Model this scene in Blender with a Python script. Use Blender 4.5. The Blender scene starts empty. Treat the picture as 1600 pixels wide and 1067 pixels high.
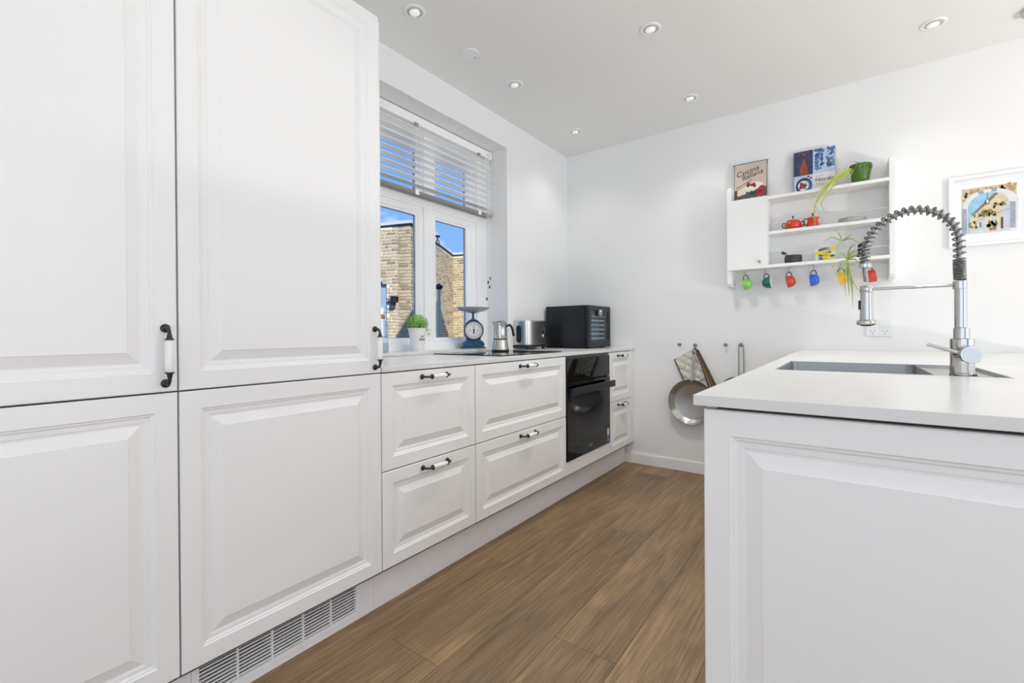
import bpy, bmesh, math, random
from mathutils import Vector, Matrix
random.seed(7)
PI = math.pi
scn = bpy.context.scene
COL = scn.collection

# ------------------------------------------------------------------ camera
cam_d = bpy.data.cameras.new('camera'); cam = bpy.data.objects.new('camera', cam_d); COL.objects.link(cam)
F_PX = 711.593
cam_d.sensor_width = 36.0; cam_d.lens = F_PX * 36.0 / 1600.0
cam_d.shift_x = (800 - 807.4735) / 1600.0; cam_d.shift_y = (522.9775 - 533.5) / 1600.0
cam_d.clip_start = 0.02; cam_d.clip_end = 300
yaw, pitch, roll = math.radians(35.8757), math.radians(-0.198), math.radians(-0.3821)
fw = Vector((-math.sin(yaw) * math.cos(pitch), math.cos(yaw) * math.cos(pitch), math.sin(pitch)))
rt = Vector((math.cos(yaw), math.sin(yaw), 0)); up = rt.cross(fw)
r2 = rt * math.cos(roll) + up * math.sin(roll); u2 = up * math.cos(roll) - rt * math.sin(roll)
M = Matrix((r2, u2, -fw)).transposed().to_4x4(); M.translation = (0, 0, 1.0057)
cam.matrix_world = M
scn.camera = cam

# ------------------------------------------------------------------ world, sun, daylight, exposure
SUN_DIR = Vector((0.85, -0.53, 0)).normalized() * math.cos(math.radians(28)) + Vector((0, 0, math.sin(math.radians(28))))
sun_d = bpy.data.lights.new('sun', 'SUN'); sun_d.energy = 4.6; sun_d.angle = math.radians(0.5); sun_d.color = (1.0, 0.95, 0.86)
sun = bpy.data.objects.new('sun', sun_d); COL.objects.link(sun)
sun.rotation_euler = (-SUN_DIR).to_track_quat('-Z', 'Y').to_euler(); sun.location = (6, -4, 9)

def window_light(name, loc, direction, w, h, power, color=(1, 1, 1)):
    d = bpy.data.lights.new(name, 'AREA'); d.shape = 'RECTANGLE'; d.size = w; d.size_y = h; d.energy = power; d.color = color
    o = bpy.data.objects.new(name, d); COL.objects.link(o); o.location = loc
    o.rotation_euler = Vector(direction).to_track_quat('-Z', 'Y').to_euler()
    return o
# added area lamps boosting daylight at the unseen patio doors, rear and right side
window_light('daylight_boost_rear', (0.9, -3.30, 1.20), (0, 1, 0), 4.6, 2.2, 33, (1.0, 0.985, 0.955))
window_light('daylight_boost_right', (4.75, 0.4, 1.20), (-1, 0, 0), 5.0, 2.2, 42, (1.0, 0.985, 0.955))

w = bpy.data.worlds.new('sky'); scn.world = w; w.use_nodes = True
nt = w.node_tree; nt.nodes.clear()
def N(t, **k):
    n = nt.nodes.new(t)
    for a, b in k.items(): setattr(n, a, b)
    return n
out = N('ShaderNodeOutputWorld'); bg = N('ShaderNodeBackground'); tc = N('ShaderNodeTexCoord')
sep = N('ShaderNodeSeparateXYZ'); ramp = N('ShaderNodeValToRGB'); noi = N('ShaderNodeTexNoise'); cr = N('ShaderNodeValToRGB'); mx = N('ShaderNodeMixRGB')
mp = N('ShaderNodeMapping'); mp.inputs['Scale'].default_value = (1, 1, 2.6)
ramp.color_ramp.elements[0].position = 0.0; ramp.color_ramp.elements[0].color = (0.28, 0.53, 0.90, 1)
ramp.color_ramp.elements[1].position = 0.55; ramp.color_ramp.elements[1].color = (0.09, 0.28, 0.78, 1)
noi.inputs['Scale'].default_value = 5.5; noi.inputs['Detail'].default_value = 6; noi.inputs['Roughness'].default_value = 0.55
cr.color_ramp.elements[0].position = 0.60; cr.color_ramp.elements[1].position = 0.80
mx.inputs[2].default_value = (0.88, 0.90, 0.95, 1)
L = nt.links.new
L(tc.outputs['Generated'], sep.inputs[0]); L(sep.outputs['Z'], ramp.inputs[0])
L(tc.outputs['Generated'], mp.inputs[0]); L(mp.outputs[0], noi.inputs['Vector']); L(noi.outputs['Fac'], cr.inputs[0])
L(cr.outputs[0], mx.inputs[0]); L(ramp.outputs[0], mx.inputs[1]); L(mx.outputs[0], bg.inputs['Color']); L(bg.outputs[0], out.inputs[0])
bg.inputs['Strength'].default_value = 1.0

vs = scn.view_settings
vs.view_transform = 'Standard'; vs.look = 'None'; vs.gamma = 1.0; vs.use_curve_mapping = False
vs.exposure = 0.20
scn.cycles.max_bounces = 12; scn.cycles.diffuse_bounces = 6; scn.cycles.glossy_bounces = 5; scn.cycles.transparent_max_bounces = 12
scn.cycles.use_denoising = True; scn.cycles.adaptive_threshold = 0.025; scn.cycles.sample_clamp_indirect = 6.0
scn.cycles.caustics_reflective = False; scn.cycles.caustics_refractive = False

# ------------------------------------------------------------------ materials
def lin(c):
    o = []
    for x in c:
        x /= 255.0
        o.append(x / 12.92 if x <= 0.04045 else ((x + 0.055) / 1.055) ** 2.4)
    return tuple(o) + (1.0,)
MATS = {}
def mat(name, rgb, rough=0.5, metal=0.0, vary=0.0, vscale=8.0, bump=0.0, bscale=60.0, coat=0.0, spec=0.5, stretch=(1, 1, 1), trans=0.0, sub=0.0, island=0.0, emit=0.0):
    if name in MATS: return MATS[name]
    m = bpy.data.materials.new(name); m.use_nodes = True
    t = m.node_tree; b = t.nodes['Principled BSDF']
    b.inputs['Base Color'].default_value = lin(rgb); b.inputs['Roughness'].default_value = rough; b.inputs['Metallic'].default_value = metal
    b.inputs['Coat Weight'].default_value = coat; b.inputs['Specular IOR Level'].default_value = spec
    if trans: b.inputs['Transmission Weight'].default_value = trans
    c = t.nodes.new('ShaderNodeTexCoord'); mpn = t.nodes.new('ShaderNodeMapping'); mpn.inputs['Scale'].default_value = stretch
    t.links.new(c.outputs['Object'], mpn.inputs[0])
    n = t.nodes.new('ShaderNodeTexNoise'); n.inputs['Scale'].default_value = vscale; n.inputs['Detail'].default_value = 5
    t.links.new(mpn.outputs[0], n.inputs['Vector'])
    r = t.nodes.new('ShaderNodeValToRGB'); col = lin(rgb)
    v = max(vary, 0.01)
    r.color_ramp.elements[0].position = 0.3; r.color_ramp.elements[1].position = 0.7
    r.color_ramp.elements[0].color = tuple(max(0, x * (1 - v)) for x in col[:3]) + (1,)
    r.color_ramp.elements[1].color = tuple(min(1, x * (1 + v)) for x in col[:3]) + (1,)
    t.links.new(n.outputs['Fac'], r.inputs[0])
    last = r.outputs[0]
    if island:
        g = t.nodes.new('ShaderNodeNewGeometry'); oi = t.nodes.new('ShaderNodeObjectInfo'); ad = t.nodes.new('ShaderNodeMath'); ad.operation = 'ADD'
        t.links.new(g.outputs['Random Per Island'], ad.inputs[0]); t.links.new(oi.outputs['Random'], ad.inputs[1])
        fr = t.nodes.new('ShaderNodeMath'); fr.operation = 'FRACT'; t.links.new(ad.outputs[0], fr.inputs[0])
        r2_ = t.nodes.new('ShaderNodeValToRGB'); els = r2_.color_ramp.elements
        els[0].position = 0; els[0].color = (1 - island, 1 - island * 1.05, 1 - island * 1.05, 1)
        els[1].position = 1; els[1].color = (1 + island * .3, 1 + island * .3, 1 + island * .25, 1)
        e = els.new(0.35); e.color = (1, .98, .94, 1)
        mm = t.nodes.new('ShaderNodeMixRGB'); mm.blend_type = 'MULTIPLY'; mm.inputs[0].default_value = 1
        t.links.new(fr.outputs[0], r2_.inputs[0]); t.links.new(last, mm.inputs[1]); t.links.new(r2_.outputs[0], mm.inputs[2]); last = mm.outputs[0]
    t.links.new(last, b.inputs['Base Color'])
    if bump:
        n2 = t.nodes.new('ShaderNodeTexNoise'); n2.inputs['Scale'].default_value = bscale; n2.inputs['Detail'].default_value = 4
        t.links.new(mpn.outputs[0], n2.inputs['Vector'])
        bp = t.nodes.new('ShaderNodeBump'); bp.inputs['Strength'].default_value = bump; bp.inputs['Distance'].default_value = 0.004
        t.links.new(n2.outputs['Fac'], bp.inputs['Height']); t.links.new(bp.outputs[0], b.inputs['Normal'])
    if emit: b.inputs['Emission Color'].default_value = (1, .98, .95, 1); b.inputs['Emission Strength'].default_value = emit
    MATS[name] = m
    return m
def glass_mat(name, tint=(255, 255, 255), refl=0.06, rough=0.0):
    if name in MATS: return MATS[name]
    m = bpy.data.materials.new(name); m.use_nodes = True; t = m.node_tree; t.nodes.clear()
    o = t.nodes.new('ShaderNodeOutputMaterial'); mix = t.nodes.new('ShaderNodeMixShader'); tr = t.nodes.new('ShaderNodeBsdfTransparent'); gl = t.nodes.new('ShaderNodeBsdfGlossy')
    tr.inputs['Color'].default_value = lin(tint); gl.inputs['Roughness'].default_value = rough
    fr = t.nodes.new('ShaderNodeLayerWeight'); fr.inputs['Blend'].default_value = 0.25
    mu = t.nodes.new('ShaderNodeMath'); mu.operation = 'MULTIPLY'; mu.inputs[1].default_value = refl * 3
    t.links.new(fr.outputs['Facing'], mu.inputs[0]); t.links.new(mu.outputs[0], mix.inputs[0])
    t.links.new(tr.outputs[0], mix.inputs[1]); t.links.new(gl.outputs[0], mix.inputs[2]); t.links.new(mix.outputs[0], o.inputs[0])
    MATS[name] = m
    return m
def wood_mat():
    m = bpy.data.materials.new('oak_floor'); m.use_nodes = True; t = m.node_tree; b = t.nodes['Principled BSDF']
    nd = t.nodes.new; lk = t.links.new
    c = nd('ShaderNodeTexCoord'); oi = nd('ShaderNodeObjectInfo'); sc = nd('ShaderNodeVectorMath'); sc.operation = 'SCALE'; sc.inputs[0].default_value = (37.0, 53.0, 11.0)
    lk(oi.outputs['Random'], sc.inputs['Scale']); ad = nd('ShaderNodeVectorMath'); ad.operation = 'ADD'; lk(c.outputs['Object'], ad.inputs[0]); lk(sc.outputs[0], ad.inputs[1])
    def noise(scale, stretch, det=5, dist=0.0, rough=.5):
        mpn = nd('ShaderNodeMapping'); mpn.inputs['Scale'].default_value = stretch; lk(ad.outputs[0], mpn.inputs[0])
        n = nd('ShaderNodeTexNoise'); n.inputs['Scale'].default_value = scale; n.inputs['Detail'].default_value = det; n.inputs['Distortion'].default_value = dist; n.inputs['Roughness'].default_value = rough
        lk(mpn.outputs[0], n.inputs['Vector']); return n.outputs['Fac']
    # growth rings: bands of a stretched, swirled field
    mpw = nd('ShaderNodeMapping'); mpw.inputs['Scale'].default_value = (1, 0.14, 1); lk(ad.outputs[0], mpw.inputs[0])
    base = nd('ShaderNodeTexNoise'); base.inputs['Scale'].default_value = 4.2; base.inputs['Detail'].default_value = 2.5; base.inputs['Distortion'].default_value = 0.5; lk(mpw.outputs[0], base.inputs['Vector'])
    mul = nd('ShaderNodeMath'); mul.operation = 'MULTIPLY'; mul.inputs[1].default_value = 75; lk(base.outputs['Fac'], mul.inputs[0])
    sn = nd('ShaderNodeMath'); sn.operation = 'SINE'; lk(mul.outputs[0], sn.inputs[0])
    fine = noise(150, (1, 0.05, 1), 6); broad = noise(3.0, (1, 0.35, 1), 4, 0.4); fib = noise(150, (1, 0.028, 1), 8, 0.1, .7)
    r1 = nd('ShaderNodeValToRGB'); e = r1.color_ramp.elements
    e[0].position = .25; e[0].color = lin((120, 97, 70)); e[1].position = .75; e[1].color = lin((170, 140, 102))
    k = e.new(.5); k.color = lin((145, 118, 86)); lk(broad, r1.inputs[0])
    r2_ = nd('ShaderNodeValToRGB'); e = r2_.color_ramp.elements; e[0].position = .34; e[0].color = (.50, .48, .46, 1); e[1].position = .62; e[1].color = (1.20, 1.19, 1.17, 1); lk(fib, r2_.inputs[0])
    m1 = nd('ShaderNodeMixRGB'); m1.blend_type = 'MULTIPLY'; m1.inputs[0].default_value = .85; lk(r1.outputs[0], m1.inputs[1]); lk(r2_.outputs[0], m1.inputs[2])
    r3 = nd('ShaderNodeMapRange'); r3.inputs['From Min'].default_value = -1; r3.inputs['From Max'].default_value = 1; r3.inputs['To Min'].default_value = .78; r3.inputs['To Max'].default_value = 1.14; lk(sn.outputs[0], r3.inputs[0])
    m2 = nd('ShaderNodeMixRGB'); m2.blend_type = 'MULTIPLY'; m2.inputs[0].default_value = .5; lk(m1.outputs[0], m2.inputs[1]); lk(r3.outputs[0], m2.inputs[2])
    r4 = nd('ShaderNodeMapRange'); r4.inputs['To Min'].default_value = .90; r4.inputs['To Max'].default_value = 1.10; lk(oi.outputs['Random'], r4.inputs[0])
    m3 = nd('ShaderNodeMixRGB'); m3.blend_type = 'MULTIPLY'; m3.inputs[0].default_value = 1; lk(m2.outputs[0], m3.inputs[1]); lk(r4.outputs[0], m3.inputs[2])
    lk(m3.outputs[0], b.inputs['Base Color']); b.inputs['Roughness'].default_value = .48
    bp = nd('ShaderNodeBump'); bp.inputs['Strength'].default_value = .25; bp.inputs['Distance'].default_value = .002; lk(fib, bp.inputs['Height']); lk(bp.outputs[0], b.inputs['Normal'])
    return m
WALL = mat('wall_paint', (238, 238, 237), .75, vary=.012, vscale=1.5, bump=.03, bscale=90)
CEIL = mat('ceiling_paint', (236, 236, 234), .85, vary=.012, vscale=1.2)
CAB = mat('cabinet_lacquer', (237, 237, 236), .38, vary=.008, vscale=2)
CABIN = mat('carcass_gap_shade', (84, 84, 84), .6, vary=.02)  # carcass darkened to paint in the shade behind door gaps
DARK = mat('recess_shade', (10, 10, 10), .8)  # near-black, painting in the shade inside recesses and slots
PLIN = mat('plinth_board', (246, 246, 247), .45, vary=.01)
TRIM = mat('white_trim', (240, 240, 239), .4, vary=.01)
UPVC = mat('window_white', (250, 250, 250), .35, vary=.01)
QUARTZ = mat('pale_quartz', (218, 218, 216), .22, vary=.035, vscale=4, stretch=(1, .5, 1))
PEW = mat('dark_pewter', (70, 69, 68), .38, .85, vary=.2, vscale=60)
CERAM = mat('white_ceramic', (240, 239, 236), .12, coat=.5)
STEEL = mat('brushed_steel', (190, 188, 184), .30, 1.0, vary=.06, vscale=14, stretch=(1, 1, 12))
STEELS = mat('sink_steel', (176, 176, 174), .34, 1.0, vary=.05, vscale=10)
CHROME = mat('chrome', (190, 187, 182), .08, 1.0)
BLACKP = mat('black_plastic', (24, 25, 28), .4, vary=.05)
BLKGL = mat('black_glass', (6, 7, 9), .04, spec=.35)
OAK = wood_mat()

# ------------------------------------------------------------------ mesh helpers
class G:
    def __init__(s): s.v, s.f, s.m = [], [], []
    def add(s, v, f, mi=0):
        o = len(s.v); s.v += [Vector(p) for p in v]
        for q in f: s.f.append([i + o for i in q]); s.m.append(mi)
        return s
    def box(s, x0, x1, y0, y1, z0, z1, mi=0):
        v = [(x, y, z) for z in (z0, z1) for y in (y0, y1) for x in (x0, x1)]
        return s.add(v, [(0, 2, 3, 1), (4, 5, 7, 6), (0, 1, 5, 4), (2, 6, 7, 3), (0, 4, 6, 2), (1, 3, 7, 5)], mi)
    def lathe(s, prof, n=24, c=(0, 0, 0), ax=(0, 0, 1), mi=0, cap=True, flute=None):
        q = Vector((0, 0, 1)).rotation_difference(Vector(ax).normalized()); c = Vector(c); v = []; f = []
        for k, (r, z) in enumerate(prof):
            for i in range(n):
                a = 2 * PI * i / n; rr = r * (1 + flute[1] * math.cos(flute[0] * a)) if flute else r
                v.append(c + q @ Vector((rr * math.cos(a), rr * math.sin(a), z)))
        for k in range(len(prof) - 1):
            for i in range(n):
                j = (i + 1) % n; f.append((k * n + i, k * n + j, (k + 1) * n + j, (k + 1) * n + i))
        if cap:
            f.append(tuple(range(n))[::-1]); f.append(tuple((len(prof) - 1) * n + i for i in range(n)))
        return s.add(v, f, mi)
    def tube(s, pts, r, n=8, closed=False, mi=0):
        pts = [Vector(p) for p in pts]; m = len(pts); rs = r if isinstance(r, (list, tuple)) else [r] * m; v = []; f = []; nrm = None
        for k in range(m):
            if closed: t = pts[(k + 1) % m] - pts[k - 1]
            else: t = pts[min(k + 1, m - 1)] - pts[max(k - 1, 0)]
            t.normalize()
            if nrm is None: nrm = t.orthogonal().normalized()
            else:
                nrm = nrm - t * nrm.dot(t)
                nrm = nrm.normalized() if nrm.length > 1e-6 else t.orthogonal().normalized()
            b = t.cross(nrm)
            for i in range(n):
                a = 2 * PI * i / n; v.append(pts[k] + (nrm * math.cos(a) + b * math.sin(a)) * rs[k])
        for k in range(m if closed else m - 1):
            k2 = (k + 1) % m
            for i in range(n): j = (i + 1) % n; f.append((k * n + i, k * n + j, k2 * n + j, k2 * n + i))
        if not closed: f.append(tuple(range(n))[::-1]); f.append(tuple((m - 1) * n + i for i in range(n)))
        return s.add(v, f, mi)
    def prism(s, poly, d0, d1, fn, mi=0):
        n = len(poly); v = [fn(a, b, d0) for a, b in poly] + [fn(a, b, d1) for a, b in poly]
        f = [tuple(range(n))[::-1], tuple(range(n, 2 * n))] + [(i, (i + 1) % n, n + (i + 1) % n, n + i) for i in range(n)]
        return s.add(v, f, mi)
    def rings(s, w, h, prof, fn, mi=0):
        v = []; f = []
        for ins, d in prof: v += [fn(ins, ins, d), fn(w - ins, ins, d), fn(w - ins, h - ins, d), fn(ins, h - ins, d)]
        for k in range(len(prof) - 1):
            for i in range(4): j = (i + 1) % 4; f.append((k * 4 + i, k * 4 + j, k * 4 + 4 + j, k * 4 + 4 + i))
        f.append((0, 1, 2, 3)); e = (len(prof) - 1) * 4; f.append((e, e + 1, e + 2, e + 3))
        return s.add(v, f, mi)
    def mesh(s, name, mats, off=(0, 0, 0), smooth=None, recalc=True):
        me = bpy.data.meshes.new(name); o = Vector(off)
        me.from_pydata([p - o for p in s.v], [], s.f)
        if not isinstance(mats, (list, tuple)): mats = [mats]
        for m in mats: me.materials.append(m)
        for p, i in zip(me.polygons, s.m): p.material_index = i
        if recalc:
            bm = bmesh.new(); bm.from_mesh(me); bmesh.ops.recalc_face_normals(bm, faces=bm.faces); bm.to_mesh(me); bm.free()
        if smooth:
            for p in me.polygons: p.use_smooth = True
            me.set_sharp_from_angle(angle=math.radians(smooth))
        me.update(); return me
    def obj(s, name, mats, parent=None, smooth=None, bevel=0, off=None, recalc=True):
        if off is None: off = WOFF.get(parent.name, (0, 0, 0)) if parent else (0, 0, 0)
        o = bpy.data.objects.new(name, s.mesh(name, mats, off, smooth, recalc)); COL.objects.link(o)
        if parent: o.parent = parent; WOFF[o.name] = off
        if bevel:
            b = o.modifiers.new('bevel', 'BEVEL'); b.width = bevel; b.segments = 2; b.limit_method = 'ANGLE'; b.angle_limit = math.radians(40)
        return o
WOFF = {}          # world offset of a thing whose parts are written in world coordinates
def thing(name, label, cat, loc=(0, 0, 0), rot=(0, 0, 0), group=None, local=False):
    o = bpy.data.objects.new(name, None); o.empty_display_size = .05; COL.objects.link(o)
    o.location = loc; o.rotation_euler = rot; o['label'] = label; o['category'] = cat
    if group: o['group'] = group
    WOFF[o.name] = (0, 0, 0) if local else tuple(loc)
    return o
def tag(o, label, cat, group=None):
    o['label'] = label; o['category'] = cat
    if group: o['group'] = group
    return o
def struct(o): o['kind'] = 'structure'; return o
def inst(src, name, parent, basis):
    o = bpy.data.objects.new(name, src); COL.objects.link(o); o.parent = parent; o.matrix_basis = basis
    return o
def spline(pts, n=6):
    pts = [Vector(p) for p in pts]; out_ = []
    P = [pts[0] * 2 - pts[1]] + pts + [pts[-1] * 2 - pts[-2]]
    for i in range(1, len(P) - 2):
        for k in range(n):
            t = k / n
            out_.append(0.5 * ((2 * P[i]) + (P[i + 1] - P[i - 1]) * t + (2 * P[i - 1] - 5 * P[i] + 4 * P[i + 1] - P[i + 2]) * t * t + (-P[i - 1] + 3 * P[i] - 3 * P[i + 1] + P[i + 2]) * t ** 3))
    out_.append(pts[-1]); return out_
def text_mesh(s, size, name, extrude=.0002, shear=0.0):
    cu = bpy.data.curves.new(name, 'FONT'); cu.body = s; cu.size = size; cu.extrude = extrude; cu.shear = shear; cu.align_x = 'CENTER'; cu.align_y = 'CENTER'; cu.resolution_u = 3
    t = bpy.data.objects.new('tmp_text', cu); COL.objects.link(t)
    me = bpy.data.meshes.new_from_object(t); bpy.data.objects.remove(t); me.name = name
    return me
def text_obj(s, size, name, m, parent, basis, shear=0.0):
    me = text_mesh(s, size, name, shear=shear); me.materials.clear(); me.materials.append(m)
    return inst(me, name, parent, basis)

# ------------------------------------------------------------------ room shell
A, BK, WL, CZ, CT = -1.324, 3.378, -1.906, 2.484, 0.89      # cabinet fronts, back wall, left wall, ceiling, counter height
XR, YF = 4.60, -3.15                                       # right wall, rear wall
WY0, WY1, WZ0, WZ1 = 1.403, 2.532, 0.885, 2.292             # kitchen window recess
struct(G().box(WL - .4, XR + .3, YF - .3, BK + .2, -.12, -.012).obj('floor', mat('subfloor', (70, 55, 40), .8)))
FLOOR = bpy.data.objects['floor']
pw, pl = 0.2167, 2.2
joint = {-1: 1.58, 0: .97, 1: 2.175, 2: 1.29, 3: 0.45, 4: 1.85}
PLK = {}
def plank_mesh(wd, ln):
    key = (round(wd, 3), round(ln, 3))
    if key not in PLK:
        g = G(); gap = .0004; b = .0007; x, y = wd / 2 - gap, ln / 2 - gap
        v = [(-x, -y, -.012), (x, -y, -.012), (x, y, -.012), (-x, y, -.012), (-x, -y, -b), (x, -y, -b), (x, y, -b), (-x, y, -b), (-x + b, -y + b, 0), (x - b, -y + b, 0), (x - b, y - b, 0), (-x + b, y - b, 0)]
        f = [(8, 9, 10, 11)] + [(a, (a + 1) % 4, 4 + (a + 1) % 4, 4 + a) for a in range(4)] + [(4 + a, 4 + (a + 1) % 4, 8 + (a + 1) % 4, 8 + a) for a in range(4)]
        PLK[key] = g.add(v, f).mesh('plank', OAK, recalc=False)
    return PLK[key]
for k in range(-1, 27):
    j0 = joint.get(k, random.uniform(0, pl)); x0 = -1.22 + pw * k
    ys = [YF] + sorted(y for y in [j0 + pl * i for i in range(-5, 5)] if YF + .05 < y < BK - .02) + [BK - .002]
    for a, b in zip(ys[:-1], ys[1:]):
        inst(plank_mesh(pw, b - a), 'plank', FLOOR, Matrix.Translation((x0 + pw / 2, (a + b) / 2, 0)))
struct(G().box(WL - .4, XR + .3, YF - .3, BK + .2, CZ, CZ + .25).obj('ceiling', CEIL))
struct(G().box(WL - .4, XR + .3, BK, BK + .2, -.1, CZ).obj('wall_back', WALL))
g = G(); TW = WL - .40
g.box(TW, WL, YF - .3, WY0, -.1, CZ).box(TW, WL, WY1, BK, -.1, CZ).box(TW, WL, WY0, WY1, -.1, WZ0).box(TW, WL, WY0, WY1, WZ1, CZ)
struct(g.obj('wall_left', WALL))
# rear and right walls with their glazed openings (patio doors)
g = G(); g.box(WL, -1.4, YF - .12, YF, 0, CZ).box(3.2, XR, YF - .12, YF, 0, CZ).box(-1.4, 3.2, YF - .12, YF, 2.3, CZ).box(-1.4, 3.2, YF - .12, YF, 0, .1)
struct(g.obj('wall_rear', WALL))
g = G(); g.box(XR, XR + .12, YF, -2.1, 0, CZ).box(XR, XR + .12, 2.9, BK, 0, CZ).box(XR, XR + .12, -2.1, 2.9, 2.3, CZ).box(XR, XR + .12, -2.1, 2.9, 0, .1)
struct(g.obj('wall_right', WALL))
g = G()
for x in (-1.4, .1, 1.65, 3.14): g.box(x, x + .06, YF - .09, YF - .03, .1, 2.3)
struct(g.obj('window_2', UPVC)); g = G()
for y in (-2.1, -.45, 1.2, 2.84): g.box(XR + .03, XR + .09, y, y + .06, .1, 2.3)
struct(g.obj('window_3', UPVC))
struct(G().box(-1.40, -.20, BK - .014, BK, 0, .074).box(-1.40, -.20, BK - .010, BK, .074, .080).obj('baseboard_back', TRIM, bevel=.002))

# ------------------------------------------------------------------ kitchen window
WIN = struct(thing('window_1', 'white two-light kitchen window with upper lights', 'window', (-2.14, 1.967, .90)))
for k in ('label', 'category'): del WIN[k]
FX0, FX1 = -2.145, -2.09
G().box(FX0, FX1, WY0, 1.515, .905, WZ1).obj('frame_post', UPVC, WIN, bevel=.003)
G().box(FX0, FX1, 2.42, WY1, .905, WZ1).obj('frame_post', UPVC, WIN, bevel=.003)
G().box(FX0, FX1, 1.93, 2.005, .945, WZ1 - .06).obj('mullion', UPVC, WIN, bevel=.003)
G().box(FX0, FX1, 1.515, 2.42, WZ1 - .065, WZ1).obj('frame_head', UPVC, WIN, bevel=.003)
G().box(FX0, FX1 + .012, 1.515, 2.42, .905, .945).obj('frame_sill', UPVC, WIN, bevel=.004)
G().box(FX0, FX1, 1.515, 1.93, 1.775, 1.83).box(FX0, FX1, 2.005, 2.42, 1.775, 1.83).obj('transom', UPVC, WIN, bevel=.003)
for (ya, yb, gy0, gy1) in ((1.515, 1.93, 1.600, 1.885), (2.005, 2.42, 2.050, 2.335)):
    for (za, zb, gz0, gz1) in ((.945, 1.775, .982, 1.728), (1.83, WZ1 - .065, 1.868, 2.135)):
        w_, h_ = yb - ya, zb - za
        fn = lambda u, v, d, ya=ya, za=za: (FX1 + d, ya + u, za + v)
        g = G()        # sash: a moulded rectangular ring with unequal stiles
        prof = [(0, -.052), (0, -.012), (.22, -.010), (.30, -.014), (.62, -.016), (.80, -.024), (1.0, -.026), (1.0, -.050)]
        vs_ = []
        for t, d in prof:
            a0, a1 = ya + (gy0 - ya) * t, yb - (yb - gy1) * t; b0, b1 = za + (gz0 - za) * t, zb - (zb - gz1) * t
            vs_ += [(FX1 + d, a0, b0), (FX1 + d, a1, b0), (FX1 + d, a1, b1), (FX1 + d, a0, b1)]
        fs = [(k * 4 + i, k * 4 + (i + 1) % 4, k * 4 + 4 + (i + 1) % 4, k * 4 + 4 + i) for k in range(len(prof) - 1) for i in range(4)]
        e = (len(prof) - 1) * 4; fs += [(e + i, e + (i + 1) % 4, (i + 1) % 4, i) for i in range(4)]
        s = g.add(vs_, fs).obj('sash', UPVC, WIN)
        gk = .003        # dark glazing gasket and the pane
        q = G(); X = FX1 - .040
        q.box(X - .004, X + .0015, gy0 - .004, gy0 + gk * .4, gz0, gz1).box(X - .004, X + .0015, gy1 - gk * .6, gy1 + .004, gz0, gz1).box(X - .004, X + .0015, gy0, gy1, gz0 - .004, gz0 + gk * .3).box(X - .004, X + .0015, gy0, gy1, gz1 - gk * .5, gz1 + .004)
        q.obj('gasket', mat('gasket', (96, 98, 100), .6), s)
        G().box(X - .004, X, gy0, gy1, gz0, gz1).obj('pane', glass_mat('window_glass', refl=.02), s)
G().box(FX0 - .03, WL + .008, WY0 + .002, WY1 - .002, .891, .9085).obj('window_sill', QUARTZ, WIN, bevel=.002)

# venetian blind
BL = thing('venetian_blind', 'white slatted venetian blind raised halfway over the kitchen window', 'blind', (-2.045, 1.967, 2.23))
BW = mat('blind_white', (253, 253, 252), .5, vary=.01)
hr = G().box(-2.085, -2.038, 1.412, 2.524, 2.236, 2.286).obj('headrail', BW, BL, bevel=.002)
G().box(-2.086, -2.037, 2.514, 2.526, 2.234, 2.288).obj('end_cap', BW, hr)
for yy in (1.826, 2.388):
    G().box(-2.040, -2.034, yy - .014, yy + .014, 2.226, 2.244).obj('clip', mat('clip_metal', (170, 170, 168), .4, .6), hr)
for yy, zz in ((2.500, 2.27), (2.478, 2.258), (2.498, 2.250)):
    G().lathe([(.0035, 0), (.0035, .0015)], 10, (-2.0375, yy, zz), (1, 0, 0)).obj('screw', BLACKP, hr)
sl = G(); n_ = 7
tl = math.radians(-1.5)
prof = []
for i in range(n_):
    t = i / (n_ - 1) - .5; prof.append((t * .05 * math.cos(tl) + .0, .0022 * (1 - 4 * t * t) - t * .05 * math.sin(tl)))
v = [(-2.062 + a, y, b) for y in (1.418, 2.52) for a, b in prof] + [(-2.062 + a, y, b - .0022) for y in (1.418, 2.52) for a, b in prof]
f = []
for i in range(n_ - 1):
    f += [(i, i + 1, n_ + i + 1, n_ + i), (2 * n_ + i, 3 * n_ + i, 3 * n_ + i + 1, 2 * n_ + i + 1), (i, 2 * n_ + i, 2 * n_ + i + 1, i + 1), (n_ + i, n_ + i + 1, 3 * n_ + i + 1, 3 * n_ + i)]
f += [(0, n_, 3 * n_, 2 * n_), (n_ - 1, 3 * n_ - 1, 4 * n_ - 1, 2 * n_ - 1)]
slat_me = sl.add(v, f).mesh('slat', BW, off=(-2.045, 1.967, 0), smooth=35)
for k in range(9):
    inst(slat_me, 'slat', BL, Matrix.Translation((0, 0, 2.212 - k * .0408 - 2.23)))
br = G().box(-2.088, -2.036, 1.418, 2.520, 1.826, 1.846).obj('bottom_rail', mat('rail_grey', (140, 138, 134), .5), BL, bevel=.002)
for yy in (1.826, 2.388):
    G().box(-2.036, -2.031, yy - .013, yy + .013, 1.822, 1.850).obj('clip', BW, br)
for yy in (1.826, 2.388):
    for xx in (-2.087, -2.037): G().tube([(xx, yy, 1.84), (xx, yy, 2.24)], .0009, 5).obj('ladder_cord', BW, BL)
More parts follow.
